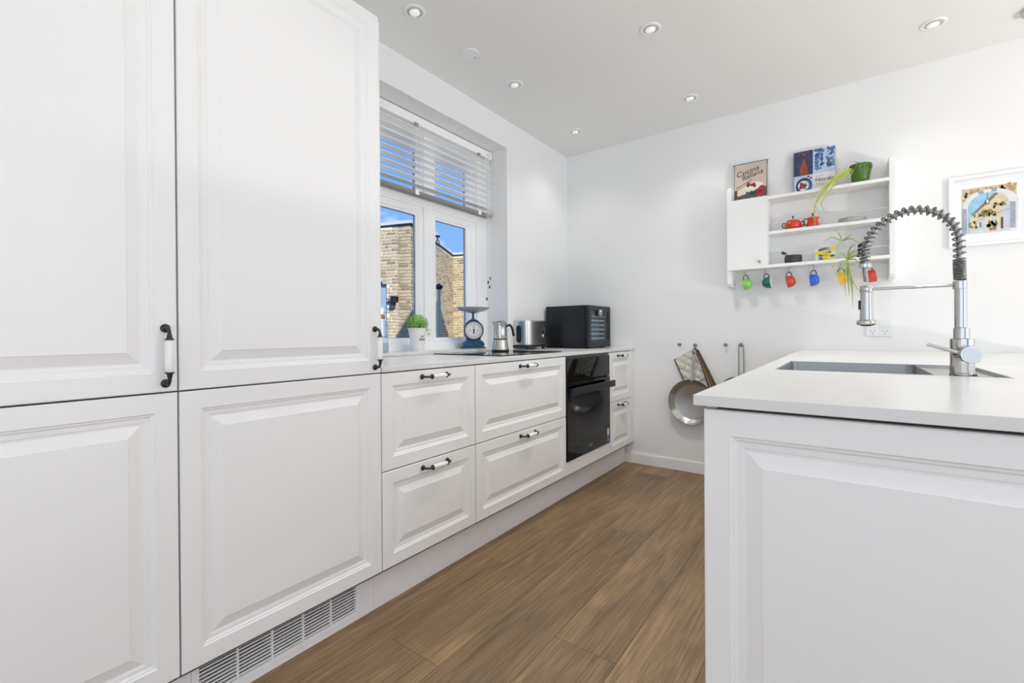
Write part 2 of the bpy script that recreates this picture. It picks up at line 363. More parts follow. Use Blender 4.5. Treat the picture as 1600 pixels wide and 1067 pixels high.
for yy, z1 in ((2.468, 1.372), (2.482, 1.34), (2.452, 1.255), (2.488, 1.40)):
    c = G().tube(spline([(-2.032, yy, 2.24), (-2.030, yy + .002, 1.8), (-2.028, yy - .001, z1)], 4), .0011, 5).obj('pull_cord', BW, BL)
    G().lathe([(.002, 0), (.005, .004), (.0045, .018), (.002, .022)], 10, (-2.028, yy - .001, z1 - .02)).obj('cord_knob', BLACKP, c, smooth=40)

# ------------------------------------------------------------------ cabinet doors and handles
PROF = [(0, -.018), (0, -.0022), (.0022, 0), (.045, 0), (.0475, -.0028), (.0515, -.0034), (.0545, -.0062), (.064, -.0068), (.0675, -.0080), (.071, -.0080), (.094, -.0012), (.096, 0)]
def x_front(y0, y1, z0, z1): return lambda u, v, d: (A + d, y0 + u, z0 + v)
def raised(y0, y1, z0, z1, parent, name='door'):
    return G().rings(y1 - y0, z1 - z0, PROF, x_front(y0, y1, z0, z1)).obj(name, CAB, parent)
# handle: curved pewter post (mirrored pair) and fluted ceramic grip; local x along the handle, z outwards
g = G()
g.lathe([(.0098, 0), (.0105, .002), (.0088, .0048), (.0055, .0062)], 18, (.066, 0, 0))
g.tube(spline([(.066, 0, .003), (.066, 0, .014), (.063, 0, .023), (.055, 0, .0275), (.046, 0, .0285), (.040, 0, .0285)], 4), [.0044] * 8 + [.0042] * 6 + [.0048, .0052, .0056, .006, .0066, .007, .0074], 10)
g.lathe([(.0100, 0), (.0104, .0012), (.0096, .0026)], 18, (.0382, 0, .0285), (1, 0, 0))
POST = g.mesh('handle_post', PEW, smooth=50)
GRIP = G().lathe([(.0066, -.0385), (.0078, -.036), (.0088, -.025), (.0093, -.01), (.0095, 0), (.0093, .01), (.0088, .025), (.0078, .036), (.0066, .0385)], 40, (0, 0, .0285), (1, 0, 0), flute=(10, .045)).mesh('handle_grip', CERAM, smooth=60)
def handle(door, y, z, vertical=False):
    off = Vector(WOFF[door.name])
    if vertical: Rm = Matrix(((0, 0, 1), (0, -1, 0), (1, 0, 0)))
    else: Rm = Matrix(((0, 0, 1), (1, 0, 0), (0, 1, 0)))
    B = Matrix.Translation(Vector((A, y, z)) - off) @ Rm.to_4x4()
    inst(POST, 'handle_post', door, B); inst(POST, 'handle_post', door, B @ Matrix.Rotation(PI, 4, 'Z')); inst(GRIP, 'handle_grip', door, B)
Y0, ZK, ZM, ZT, ZTT = 1.017, .170, .5165, .8685, 2.116
gp = .0020
def tall(y0, label):
    t = thing('tall_cabinet', label, 'cabinet', (-1.615, y0 + .3, 0), group='tall cabinets')
    G().box(WL + .002, A - .020, y0 + .001, y0 + .599, .155, ZTT - .001).obj('carcass', CABIN, t)
    d = raised(y0 + gp, y0 + .6 - gp, ZT + gp, ZTT, t); handle(d, y0 + .6 - .026, .957, True)
    raised(y0 + gp, y0 + .6 - gp, ZK, ZT - gp, t)
    return t
tall(Y0 - 1.2, 'tall white two-door cabinet cut off by the left edge of the photo')
tall(Y0 - .6, 'tall white two-door cabinet beside the window, above the grille')
G().box(WL + .002, A - .019, Y0 - .0005, Y0 + .0155, ZT + .03, ZTT).obj('end_panel', CAB, bpy.data.objects['tall_cabinet.001'])
def drawers(y0, w, label):
    t = thing('drawer_cabinet', label, 'cabinet', (-1.615, y0 + w / 2, 0), group='drawer base cabinets')
    G().box(WL + .002, A - .020, y0 + .001, y0 + w - .001, .155, ZT - .001).obj('carcass', CABIN, t)
    for z0, z1 in ((ZM + gp, ZT - gp - .001), (ZK, ZM - gp)):
        d = raised(y0 + gp, y0 + w - gp, z0, z1, t, 'drawer_front'); handle(d, y0 + w / 2 + .005, z1 - .025)
    return t
drawers(Y0, .5, 'white two-drawer base cabinet next to the tall cabinet')
drawers(Y0 + .5, .8, 'wide white two-drawer base cabinet left of the oven')
nd = drawers(Y0 + 1.9, .4, 'narrow white two-drawer base cabinet right of the oven')
G().box(A - .018, A - .006, Y0 + 2.3, BK - .001, ZK, ZT).obj('filler_strip', CAB, nd)
oc = thing('oven_cabinet', 'white oven housing with filler panel under the black oven', 'cabinet', (-1.615, Y0 + 1.6, 0))
G().box(WL + .002, A - .40, Y0 + 1.301, Y0 + 1.899, .155, ZT - .001).box(A - .40, A - .02, Y0 + 1.301, Y0 + 1.899, .155, .235).obj('carcass', CABIN, oc)
G().box(A - .018, A, Y0 + 1.3 + gp, Y0 + 1.9 - gp, ZK, .246).obj('filler_panel', CAB, oc, bevel=.002)

# built-in oven
ov = thing('built_in_oven', 'black glass built-in oven between the drawer cabinets', 'oven', (-1.5, Y0 + 1.6, .25))
oy0, oy1 = Y0 + 1.302, Y0 + 1.898
G().box(A - .38, A - .014, oy0 + .02, oy1 - .02, .25, .862).obj('housing', DARK, ov)
G().box(A - .013, A + .004, oy0 + .002, oy1 - .002, .716, .850).obj('control_panel', BLKGL, ov, bevel=.002)
q = G().box(A - .012, A - .006, oy0 + .004, oy1 - .004, .851, .866).obj('vent_strip', mat('vent_grey', (60, 61, 63), .35, .6), ov)
for k in range(3): G().box(A - .006, A - .002, oy0 + .004, oy1 - .004, .8525 + k * .0048, .8550 + k * .0048).obj('vent_bar', mat('vent_bar', (110, 111, 112), .3, .8), q)
dr = G().box(A - .013, A + .006, oy0 + .002, oy1 - .002, .252, .708).obj('oven_door', BLKGL, ov, bevel=.002)
G().box(A + .0058, A + .0066, oy0 + .09, oy1 - .09, .34, .60).obj('door_window', mat('oven_window', (20, 22, 25), .05, spec=.4), dr)
G().box(A + .038, A + .052, oy0 + .012, oy1 - .012, .642, .684).box(A + .005, A + .04, oy0 + .03, oy0 + .05, .652, .674).box(A + .005, A + .04, oy1 - .05, oy1 - .03, .652, .674).obj('door_handle', BLACKP, dr, bevel=.003)
G().box(A + .0058, A + .0064, oy0 + .27, oy0 + .325, .293, .300).obj('logo', mat('logo_grey', (120, 120, 122), .4), dr)
st = G().box(A + .0058, A + .0064, oy1 - .05, oy1 - .022, .270, .352).obj('sticker', mat('sticker_white', (225, 228, 232), .5), dr)
G().box(A + .0063, A + .0068, oy1 - .049, oy1 - .023, .275, .310).obj('sticker_print', mat('sticker_blue', (70, 100, 150), .5), st)
for k in range(3): G().box(A + .0063, A + .0068, oy1 - .046, oy1 - .026 - .004 * (k % 2), .322 + k * .009, .326 + k * .009).obj('sticker_print', mat('sticker_ink', (60, 62, 66), .5), st)
for yy in (oy0 + .18, oy0 + .298, oy0 + .416): G().lathe([(.011, 0), (.011, .0008)], 16, (A + .004, yy, .785), (1, 0, 0)).obj('touch_key', mat('touch_key', (26, 27, 30), .1), ov)

# plinth and ventilation grille
gy0, gy1, gz0, gz1 = .462, .980, .018, .138
PX = -1.400
struct(G().box(PX - .016, PX, -.2, gy0, 0, .165).box(PX - .016, PX, gy1, 1.0335, 0, .165).box(PX - .016, PX, gy0, gy1, 0, gz0).box(PX - .016, PX, gy0, gy1, gz1, .165).obj('trim_1', PLIN))
struct(G().box(PX - .016, PX, 1.0345, BK - .015, 0, .165).obj('trim_2', PLIN))
gr = thing('vent_grille', 'long white louvred vent grille in the plinth', 'grille', (PX, .72, gz0))
hy0, hy1, hz0, hz1 = .480, .960, .034, .120
G().box(PX - .01, PX + .003, gy0 + .001, gy1 - .001, gz0 + .001, hz0).box(PX - .01, PX + .003, gy0 + .001, gy1 - .001, hz1, gz1 - .001).box(PX - .01, PX + .003, gy0 + .001, hy0, hz0, hz1).box(PX - .01, PX + .003, hy1, gy1 - .001, hz0, hz1).obj('grille_frame', PLIN, gr)
G().box(PX - .11, PX - .045, gy0 + .002, gy1 - .002, gz0, gz1).obj('duct', DARK, gr)
G().box(PX - .045, PX - .0175, gy0 + .002, gy0 + .012, gz0, gz1).box(PX - .045, PX - .0175, gy1 - .012, gy1 - .002, gz0, gz1).box(PX - .045, PX - .0175, gy0, gy1, gz0, gz0 + .006).box(PX - .045, PX - .0175, gy0, gy1, gz1 - .006, gz1).obj('duct_wall', DARK, gr)
bar = G().box(-.004, .001, -.24, .24, -.0019, .0019).mesh('slat', PLIN)
for k in range(9): inst(bar, 'slat', gr, Matrix.Translation((0, 0, hz0 + (k + .5 - .5) * (hz1 - hz0) / 8.4 + .0055 - gz0)))
div = G().box(-.006, .0022, -.0024, .0024, 0, hz1 - hz0).mesh('divider', PLIN)
for k in range(1, 5): inst(div, 'divider', gr, Matrix.Translation((0, hy0 + k * .096 - .72, hz0 - gz0)))

# worktop and hob
def slab_with_hole(g, x0, x1, y0, y1, z0, z1, hx0, hx1, hy0_, hy1_):
    v = []
    for z in (z0, z1): v += [(x0, y0, z), (x1, y0, z), (x1, y1, z), (x0, y1, z), (hx0, hy0_, z), (hx1, hy0_, z), (hx1, hy1_, z), (hx0, hy1_, z)]
    f = []
    for i in range(4):
        j = (i + 1) % 4
        f += [(i, j, 4 + j, 4 + i), (8 + i, 12 + i, 12 + j, 8 + j), (i, 8 + i, 8 + j, j), (4 + i, 4 + j, 12 + j, 12 + i)]
    return g.add(v, f)
wt = G().box(WL + .001, A + .002, Y0 + .001, BK - .001, ZT + .0015, CT).obj('worktop', QUARTZ, bevel=.0015)
tag(wt, 'long pale quartz worktop running along the window wall', 'worktop')
hb = thing('induction_hob', 'flat black glass induction hob set on the worktop', 'hob', (-1.64, 2.09, CT))
G().box(-1.880, -1.392, 1.80, 2.385, CT + .0005, CT + .0055).obj('glass_plate', BLKGL, hb, bevel=.0015)
for (cx, cy, r) in ((-1.75, 1.95, .09), (-1.52, 1.95, .075), (-1.75, 2.23, .075), (-1.52, 2.23, .10)):
    G().tube([(cx + r * math.cos(a * PI / 20), cy + r * math.sin(a * PI / 20), CT + .0056) for a in range(40)], .0006, 4, True).obj('cooking_zone', mat('zone_grey', (60, 60, 62), .3), hb)

# ------------------------------------------------------------------ island
IX0, IX1, IY0, ZI = -.230, .830, .874, .89
SX0, SX1, SY0, SY1 = -.176, .327, 1.58, 2.05
it = slab_with_hole(G(), IX0, IX1, IY0, BK - .001, ZI - .0196, ZI, SX0, SX1, SY0, SY1).obj('island_worktop', QUARTZ, bevel=.0012)
tag(it, 'pale quartz worktop of the island with the sink', 'worktop')
isl = thing('kitchen_island', 'white kitchen island with a raised-panel end under the sink worktop', 'kitchen island', (.3, 2.1, 0))
ibz = ZI - .0196
G().box(IX0 + .034, IX1 - .03, .910, BK - .016, .15, ibz - .23).box(IX0 + .034, IX1 - .03, .910, SY0 - .02, ibz - .23, ibz - .0005).box(IX0 + .034, IX1 - .03, SY1 + .02, BK - .016, ibz - .23, ibz - .0005).box(SX1 + .02, IX1 - .03, SY0 - .02, SY1 + .02, ibz - .23, ibz - .0005).obj('carcass', CABIN, isl)
G().box(IX0 + .03, IX1 - .04, .92, BK - .016, 0, .15).obj('plinth', PLIN, isl)
fi = lambda u, v, d: (IX0 + .016 + u, .884 - d, .16 + v)
G().rings(IX1 - IX0 - .032, ibz - .0065 - .16, PROF, fi).obj('end_panel', CAB, isl)
for k in range(4):
    ya, yb = .906 + k * .612, .906 + (k + 1) * .612 - .004
    G().rings(yb - ya, ibz - .004 - .16, PROF, lambda u, v, d, ya=ya: (IX0 + .016 - d, ya + u, .16 + v)).obj('side_door', CAB, isl)

# sink
sk = thing('kitchen_sink', 'stainless steel sink set into the island worktop', 'sink', ((SX0 + SX1) / 2, (SY0 + SY1) / 2, .70))
def tray(g, x0, x1, y0, y1, zt, zb, r=.03, t=.0015):
    def rr(ins, z, rad):
        o = []
        for (cx, cy, a0) in ((x1 - ins - rad, y1 - ins - rad, 0), (x0 + ins + rad, y1 - ins - rad, 90), (x0 + ins + rad, y0 + ins + rad, 180), (x1 - ins - rad, y0 + ins + rad, 270)):
            for k in range(6): a = math.radians(a0 + 18 * k); o.append((cx + rad * math.cos(a), cy + rad * math.sin(a), z))
        return o
    L_ = [rr(0, zb - t, r), rr(0, zt, r), rr(t, zt, r - t), rr(t + .002, zb + .03, r), rr(t + .01, zb + .008, r), rr(t + .03, zb, r)]
    n = 24; v = [p for l in L_ for p in l]; f = []
    for k in range(len(L_) - 1): f += [(k * n + i, k * n + (i + 1) % n, k * n + n + (i + 1) % n, k * n + n + i) for i in range(n)]
    f += [tuple(range(n)), tuple((len(L_) - 1) * n + i for i in range(n))]
    return g.add(v, f)
tray(G(), SX0 + .005, .188, SY0 + .005, SY1 - .005, .8885, .705).obj('basin', STEELS, sk, smooth=50)
slab_with_hole(G(), SX0 + .0006, SX1 - .0006, SY0 + .0006, SY1 - .0006, .872, .8895, SX0 + .0055, .1875, SY0 + .0055, SY1 - .0055)
g = G().box(SX0 + .0006, SX0 + .005, SY0 + .0006, SY1 - .0006, .872, .8905).box(SX1 - .005, SX1 - .0006, SY0 + .0006, SY1 - .0006, .872, .8905).box(SX0 + .005, SX1 - .005, SY0 + .0006, SY0 + .005, .872, .8905).box(SX0 + .005, SX1 - .005, SY1 - .005, SY1 - .0006, .872, .8905)
g.obj('rim', STEELS, sk)
G().box(.1885, SX1 - .005, SY0 + .005, SY1 - .005, .868, .881).obj('tap_ledge', STEELS, sk, bevel=.002)
G().lathe([(.001, .0045), (.03, .004), (.042, .002), (.044, 0)], 28, (.0, 1.82, .7055)).obj('drain', CHROME, sk, smooth=40)

# spring tap
tp = thing('spring_tap', 'tall chrome kitchen tap with coiled spring neck and pull-down spray head', 'tap', (.243, 1.62, .881))
fx, fy = .243, 1.62
lean = lambda z: fx - (z - .881) * .022
def cyl(g, z0, z1, r, n=32): return g.lathe([(r - .0008, z0 - z0), (r, .0008), (r, z1 - z0 - .0008), (r - .0008, z1 - z0)], n, (lean((z0 + z1) / 2), fy, z0))
cyl(G(), .8815, .896, .0262).obj('base_flange', CHROME, tp, smooth=40)
bd = cyl(G(), .896, .984, .0238).obj('body', CHROME, tp, smooth=40)
cyl(G(), .984, 1.012, .0158).obj('collar', CHROME, tp, smooth=40)
cyl(G(), 1.012, 1.116, .0122).obj('pole', CHROME, tp, smooth=40)
cyl(G(), 1.112, 1.133, .0142).obj('arm_clamp', CHROME, tp, smooth=40)
axis = Vector((.10, -1, .0)).normalized()
cc = Vector((fx - .002, fy, .946)) + axis * .012
hs = G().lathe([(.0200, 0), (.0204, .001), (.0204, .044), (.0212, .0455), (.0212, .058), (.0200, .0595)], 36, cc, axis).obj('lever_hub', CHROME, tp, smooth=40)
G().lathe([(.0175, 0), (.0175, .0006)], 32, cc + axis * .0594, axis).obj('hub_face', mat('satin_steel', (200, 200, 198), .35, 1.0), hs)
hp = cc + axis * .036
G().tube([hp + Vector((-.016, 0, .003)), Vector((.169, hp.y, .970))], .0044, 12).obj('lever', CHROME, tp, smooth=50)
ARC = [(0.238, 1.62, 1.136), (0.237, 1.62, 1.165), (0.237, 1.62, 1.19), (0.237, 1.62, 1.221), (0.234, 1.62, 1.255), (0.225, 1.62, 1.281), (0.208, 1.62, 1.303), (0.183, 1.62, 1.321), (0.151, 1.62, 1.329), (0.118, 1.62, 1.324), (0.086, 1.62, 1.306), (0.060, 1.62, 1.278), (0.047, 1.62, 1.244), (0.0435, 1.62, 1.217), (0.043, 1.62, 1.195), (0.044, 1.62, 1.172), (0.0465, 1.62, 1.145)]
path = spline(ARC, 12)
# ribbed steel hose inside
cum = [0.0]
for a, b in zip(path[:-1], path[1:]): cum.append(cum[-1] + (b - a).length)
def at_len(s):
    s = max(0, min(s, cum[-1] - 1e-6))
    for i in range(len(cum) - 1):
        if cum[i + 1] >= s:
            t = (s - cum[i]) / max(1e-9, cum[i + 1] - cum[i]); return path[i].lerp(path[i + 1], t), (path[i + 1] - path[i]).normalized()
    return path[-1], Vector((0, 0, -1))
pts, rs = [], []; nseg = 330
for k in range(nseg + 1): pts.append(at_len(cum[-1] * k / nseg)[0]); rs.append(.0064 if k % 3 else .0054)
G().tube(pts, rs, 12).obj('hose', mat('hose_steel', (150, 150, 149), .22, 1.0), tp, smooth=80)
# coil: close-wound on the pole, opening over the arch
S0 = 0.0; S1 = cum[-1] - .052
coil = []; ang = 0.0; s = S0; ds = .0006
while s < S1:
    p, t = at_len(s); b = Vector((0, 1, 0)); n = b.cross(t).normalized()
    coil.append(p + (n * math.cos(ang) + b * math.sin(ang)) * .0113)
    pit = .0048 if s < .052 else (.0148 if s < S1 - .10 else .0148 - .006 * (s - S1 + .10) / .10)
    st_ = pit / 14; ang += 2 * PI / 14; s += st_
G().tube(coil, .0023, 6).obj('spring', mat('spring_chrome', (116, 116, 115), .12, 1.0), tp, smooth=80)
hx = .047
G().lathe([(.0146, 0), (.0156, .001), (.0156, .011), (.0146, .012)], 28, (.0432, fy, 1.183)).obj('spring_collar', CHROME, tp, smooth=40)
G().lathe([(.0148, 0), (.0156, .001), (.0156, .019), (.0148, .020)], 28, (hx, fy, 1.113)).obj('head_clamp', CHROME, tp, smooth=40)
G().tube([(hx + .012, fy, 1.1225), (lean(1.126) - .012, fy, 1.1225)], .0040, 12).obj('support_arm', CHROME, tp, smooth=50)
sh = G().lathe([(.0090, .098), (.0136, .096), (.0146, .085), (.0148, .05), (.0163, .016), (.0165, .014), (.0225, .0125), (.0235, .011), (.0235, .002), (.0225, 0)], 32, (hx, fy, 1.023)).obj('spray_head', CHROME, tp, smooth=35)
G().lathe([(.0205, 0), (.014, -.003), (.008, -.0045), (.001, -.005)], 28, (hx, fy, 1.0235)).obj('nozzle', BLACKP, sh, smooth=60)
G().box(hx - .0188, hx - .0140, fy - .0042, fy + .0042, 1.066, 1.092).obj('spray_button', BLACKP, sh, bevel=.0015)

# ------------------------------------------------------------------ things on the window sill and worktop
SZ = .9085
# clear soap bottle, half hidden by the tall cabinet
bt = thing('soap_bottle', 'clear plastic bottle with orange-brown cap at the left end of the sill', 'bottle', (-1.99, 1.535, SZ))
G().lathe([(.030, 0), (.034, .004), (.034, .135), (.030, .150), (.014, .168), (.012, .180)], 28, bt.location, cap=True).obj('bottle_body', glass_mat('clear_plastic', (240, 243, 246), .12, .05), bt, smooth=50)
G().lathe([(.0325, .003), (.0325, .05), (.0325, .0505)], 28, bt.location).obj('soap', glass_mat('soap_liquid', (225, 232, 238), .05, .1), bt, smooth=50)
G().lathe([(.014, .178), (.0155, .180), (.0155, .199), (.013, .202)], 20, bt.location).obj('cap', mat('cap_brown', (176, 122, 84), .5), bt, smooth=40)

# herb in a white pot
hp_ = thing('potted_herb', 'bushy green herb in a white ceramic pot on the window sill', 'potted plant', (-1.985, 1.775, SZ))
px, py = -1.985, 1.775
pot = G().lathe([(.036, 0), (.038, .003), (.039, .020), (.0400, .022), (.0385, .024), (.049, .118), (.0515, .120), (.0515, .130), (.046, .130), (.044, .110), (.001, .108)], 36, (px, py, SZ)).obj('pot', mat('pot_white', (238, 238, 238), .3), hp_, smooth=40)
G().lathe([(.046, 0), (.001, .006)], 24, (px, py, SZ + .108)).obj('soil', mat('soil', (60, 45, 32), .9, bump=.5), hp_)
vd = Vector((px, py, 0)).normalized(); ad_ = math.atan2(-py, -px)
for zz, hh, ws in ((.083, .0065, (.0012, 0, .003, .0032, .0026, .003)), (.066, .0105, (.0036, .003, .0036, .0030, .0034, .0036, .0032, .0034))):
    a0 = ad_ + .62; n_out = Vector((math.cos(a0), math.sin(a0), 0)); t_out = Vector((-n_out.y, n_out.x, 0)); r_ = .0446 + (zz - .066) * .11 + .0024
    tot = sum(ws) + .0014 * len(ws); u_ = -tot / 2; g = G()
    for wd in ws:          # two rows of small dark marks, too fine to read
        if wd:
            for za, zb in ((0, .22), (.40, .60), (.78, 1.0)):
                p0 = Vector((px, py, SZ + zz - hh / 2)) + n_out * r_ + t_out * u_
                g.add([p0 + t_out * x + n_out * y + Vector((0, 0, z * hh)) for z in (za, zb) for y in (-.001, .0003) for x in (0, wd)], [(0, 2, 3, 1), (4, 5, 7, 6), (0, 1, 5, 4), (2, 6, 7, 3), (0, 4, 6, 2), (1, 3, 7, 5)])
        u_ += wd + .0014
    g.obj('pot_lettering', mat('ink_dark', (84, 82, 82), .6), hp_)
def leaf_cloud(n, centre, rx, ry, rz, size, seed, rmin=.35):
    rg = random.Random(seed); g = G()
    for _ in range(n):
        while True:
            d = Vector((rg.uniform(-1, 1), rg.uniform(-1, 1), rg.uniform(-.55, 1)))
            if rmin < d.length < 1: break
        p = Vector(centre) + Vector((d.x * rx, d.y * ry, d.z * rz)); nrm = (d + Vector((rg.uniform(-.7, .7), rg.uniform(-.7, .7), rg.uniform(0, 1)))).normalized()
        t = nrm.orthogonal().normalized(); t = Matrix.Rotation(rg.uniform(0, 6.28), 3, nrm) @ t; b = nrm.cross(t); s = size * rg.uniform(.6, 1.25)
        g.add([p - t * s, p + b * s * .55 + nrm * s * .15, p + t * s, p - b * s * .55 + nrm * s * .15, p + nrm * s * .02], [(0, 1, 4), (1, 2, 4), (2, 3, 4), (3, 0, 4)])
    return g
LEAFG = mat('herb_green', (150, 200, 92), .5, vary=.25, vscale=30, island=.35)
lo = leaf_cloud(1900, (px, py, SZ + .156), .064, .064, .054, .0048, 3, .2).obj('foliage', LEAFG, hp_, recalc=False); lo['kind'] = 'stuff'
lo2 = leaf_cloud(60, (px + .03, py + .05, SZ + .11), .02, .016, .045, .0045, 5, 0).obj('trailing_sprigs', mat('herb_dark', (84, 112, 56), .6), hp_, recalc=False); lo2['kind'] = 'stuff'
for k in range(9):
    a = k * .7; G().tube([(px + .012 * math.cos(a), py + .012 * math.sin(a), SZ + .11), (px + .04 * math.cos(a), py + .04 * math.sin(a), SZ + .165)], .0012, 5).obj('stem', LEAFG, hp_)

# blue kitchen scale
sc_ = thing('kitchen_scale', 'vintage blue kitchen scale with round white dial and metal pan', 'scale', (-1.99, 2.262, SZ), (0, 0, math.radians(46)), local=True)
BLUE = mat('scale_blue', (40, 104, 152), .4, vary=.12, vscale=25)
# local: front is -Y, dial faces -Y
G().box(-.076, .076, -.055, .055, 0, .010).obj('base_plate', mat('scale_base', (84, 88, 88), .5, .3), sc_, bevel=.003)
bodyp = [(-.060, .010), (.060, .010), (.063, .024), (.068, .034), (.062, .044), (.052, .046), (.046, .060), (.052, .10), (.054, .13), (.046, .165), (.025, .185), (.008, .192), (-.008, .192), (-.025, .185), (-.046, .165), (-.054, .13), (-.052, .10), (-.046, .060), (-.052, .046), (-.062, .044), (-.068, .034), (-.063, .024)]
G().prism(bodyp, -.036, .040, lambda a, b, d: (a, d, b)).obj('body', BLUE, sc_, bevel=.004)
for sx in (-1, 1):
    G().tube(spline([(sx * .066, -.03, .018), (sx * .058, -.04, .038), (sx * .034, -.042, .052), (sx * .012, -.042, .040), (sx * .020, -.042, .022), (sx * .038, -.042, .026)], 5), .0065, 8).obj('scroll_foot', BLUE, sc_, smooth=60)
zc = .118
rimo = G().lathe([(.061, 0), (.064, .003), (.064, .018), (.060, .022), (.057, .022), (.057, .014)], 48, (0, -.034, zc), (0, -1, 0)).obj('dial_rim', mat('rim_dark', (52, 54, 58), .35, .6), sc_, smooth=40)
di = G().lathe([(.0572, 0), (.0572, .0155)], 48, (0, -.034, zc), (0, -1, 0)).obj('dial_face', mat('dial_white', (240, 240, 238), .35), sc_)
INK = mat('ink_black', (24, 24, 26), .5)
for rr_, th in ((.050, .0005), (.0405, .0004)):
    G().tube([(rr_ * math.cos(2 * PI * i / 64), -.0498, zc + rr_ * math.sin(2 * PI * i / 64)) for i in range(64)], th, 4, True).obj('dial_ring', INK, di)
tk = G()
for i in range(60):
    a = 2 * PI * i / 60; r0 = .0435 if i % 5 == 0 else .0465
    d = Vector((math.cos(a), 0, math.sin(a))); s = Vector((-math.sin(a), 0, math.cos(a))) * .0006; c0 = Vector((0, -.0497, zc))
    tk.add([c0 + d * r0 - s, c0 + d * r0 + s, c0 + d * .0495 + s, c0 + d * .0495 - s], [(0, 1, 2, 3)])
tk.obj('dial_ticks', INK, di)
G().prism([(-.0016, -.012), (.0016, -.012), (.0016, 0), (.0005, .046), (-.0005, .046), (-.0016, 0)], -.0512, -.0505, lambda a, b, d: (a, d, zc + b)).obj('pointer', INK, di)
G().lathe([(.006, 0), (.006, .002)], 16, (0, -.0500, zc), (0, -1, 0)).obj('pointer_hub', INK, di)
G().lathe([(.0055, 0), (.0055, .0016)], 16, (0, -.0500, zc - .016), (0, -1, 0)).obj('pointer_weight', mat('weight_red', (150, 42, 40), .5), di)
for sx in (-.026, .026): G().lathe([(.0032, 0), (.0032, .001)], 12, (sx, -.0496, zc), (0, -1, 0)).obj('dial_screw', INK, di)
G().lathe([(.013, .188), (.010, .198), (.0075, .206), (.0075, .224), (.012, .232), (.040, .236), (.040, .240)], 20, (0, 0, 0)).obj('pan_post', BLUE, sc_, smooth=40)
G().lathe([(.030, .236), (.075, .244), (.100, .257), (.109, .266), (.111, .2665), (.110, .268), (.099, .259), (.074, .247), (.001, .240)], 48, (0, 0, 0)).obj('weighing_pan', mat('pan_metal', (186, 191, 196), .36, .35, vary=.1, vscale=20), sc_, smooth=40)

# moka pot
mk = thing('moka_pot', 'stainless steel moka pot with black handle on the hob', 'coffee maker', (-1.735, 2.225, CT + .0056), (0, 0, math.radians(40)), local=True)
SM = mat('moka_steel', (196, 194, 190), .16, 1.0, vary=.04, vscale=10, stretch=(1, 1, .2))
G().lathe([(.050, 0), (.053, .003), (.053, .010), (.0515, .014), (.0485, .030), (.0425, .062), (.0415, .070), (.040, .072)], 40, (0, 0, 0)).obj('boiler', SM, mk, smooth=40)
G().lathe([(.0535, .002), (.0540, .004), (.0540, .009), (.0535, .010)], 40, (0, 0, 0)).obj('base_ring', BLACKP, mk, smooth=40)
G().lathe([(.0425, .071), (.0428, .074), (.0425, .078)], 40, (0, 0, 0)).obj('joint_ring', mat('joint_dark', (90, 88, 86), .3, .9), mk, smooth=40)
up_ = G().lathe([(.040, .077), (.0405, .080), (.0395, .12), (.0385, .178), (.0392, .180), (.037, .180), (.036, .150)], 40, (0, 0, 0)).obj('upper_jug', SM, mk, smooth=40)
G().prism([(-.036, .150), (-.036, .178), (-.052, .188), (-.054, .187), (-.042, .160)], -.011, .011, lambda a, b, d: (a, d * (1 if a > -.04 else .3), b)).obj('spout', SM, mk)
lid = G().lathe([(.039, .0), (.0395, .002), (.038, .004), (.020, .008), (.001, .009)], 36, (0, 0, 0)).obj('lid', SM, mk, smooth=40)
lid.matrix_basis = Matrix.Translation((-.004, 0, .181)) @ Matrix.Rotation(math.radians(-5), 4, 'Y')
G().tube(spline([(.036, 0, .150), (.050, 0, .160), (.064, 0, .157), (.074, 0, .138), (.080, 0, .112), (.083, 0, .092)], 5), [.0065] * 5 + [.0075] * 15 + [.0085] * 6, 10).obj('handle', BLACKP, mk, smooth=60)

# toaster
to = thing('toaster', 'brushed steel toaster with dark end slot and dial, beside the black dehydrator', 'toaster', (-1.872, 2.745, CT), (0, 0, math.radians(3)), local=True)
def rbox(x0, x1, y0, y1, r, n=6):
    o = []
    for (cx, cy, a0) in ((x1 - r, y1 - r, 0), (x0 + r, y1 - r, 90), (x0 + r, y0 + r, 180), (x1 - r, y0 + r, 270)):
        for k in range(n + 1): a = math.radians(a0 + 90 * k / n); o.append((cx + r * math.cos(a), cy + r * math.sin(a)))
    return o
TST = mat('toaster_steel', (216, 214, 210), .26, 1.0, vary=.05, vscale=10, stretch=(1, 1, .15))
G().prism(rbox(-.090, .090, -.155, .143, .045), .016, .030, lambda a, b, d: (a, b, d)).obj('base', BLACKP, to, bevel=.004)
for sx in (-.06, .06):
    for sy in (-.115, .095): G().lathe([(.010, 0), (.012, .002), (.012, .017)], 14, (sx, sy, 0)).obj('foot', BLACKP, to)
outer = rbox(-.086, .086, -.150, .138, .045)
G().prism(outer, .030, .204, lambda a, b, d: (a, b, d)).obj('shell', TST, to, smooth=40, bevel=.005)
G().prism(rbox(-.070, .070, -.133, .121, .030), .2035, .208, lambda a, b, d: (a, b, d)).obj('top_plate', TST, to, bevel=.0015)
for sx in (-.032, .032): G().box(sx - .014, sx + .014, -.10, .085, .2078, .2086).obj('bread_slot', DARK, to)
oval = [(.019 * math.cos(a) if True else 0, .0) for a in (0,)]
ov_ = [(.020 * math.cos(math.radians(t)), .150 + .020 * math.sin(math.radians(t))) for t in range(0, 181, 15)] + [(.020 * math.cos(math.radians(t)), .068 + .020 * math.sin(math.radians(t))) for t in range(180, 361, 15)]
G().prism(ov_, -.1512, -.1495, lambda a, b, d: (a + .004, d, b)).obj('lever_slot', mat('slot_black', (14, 14, 16), .25), to)
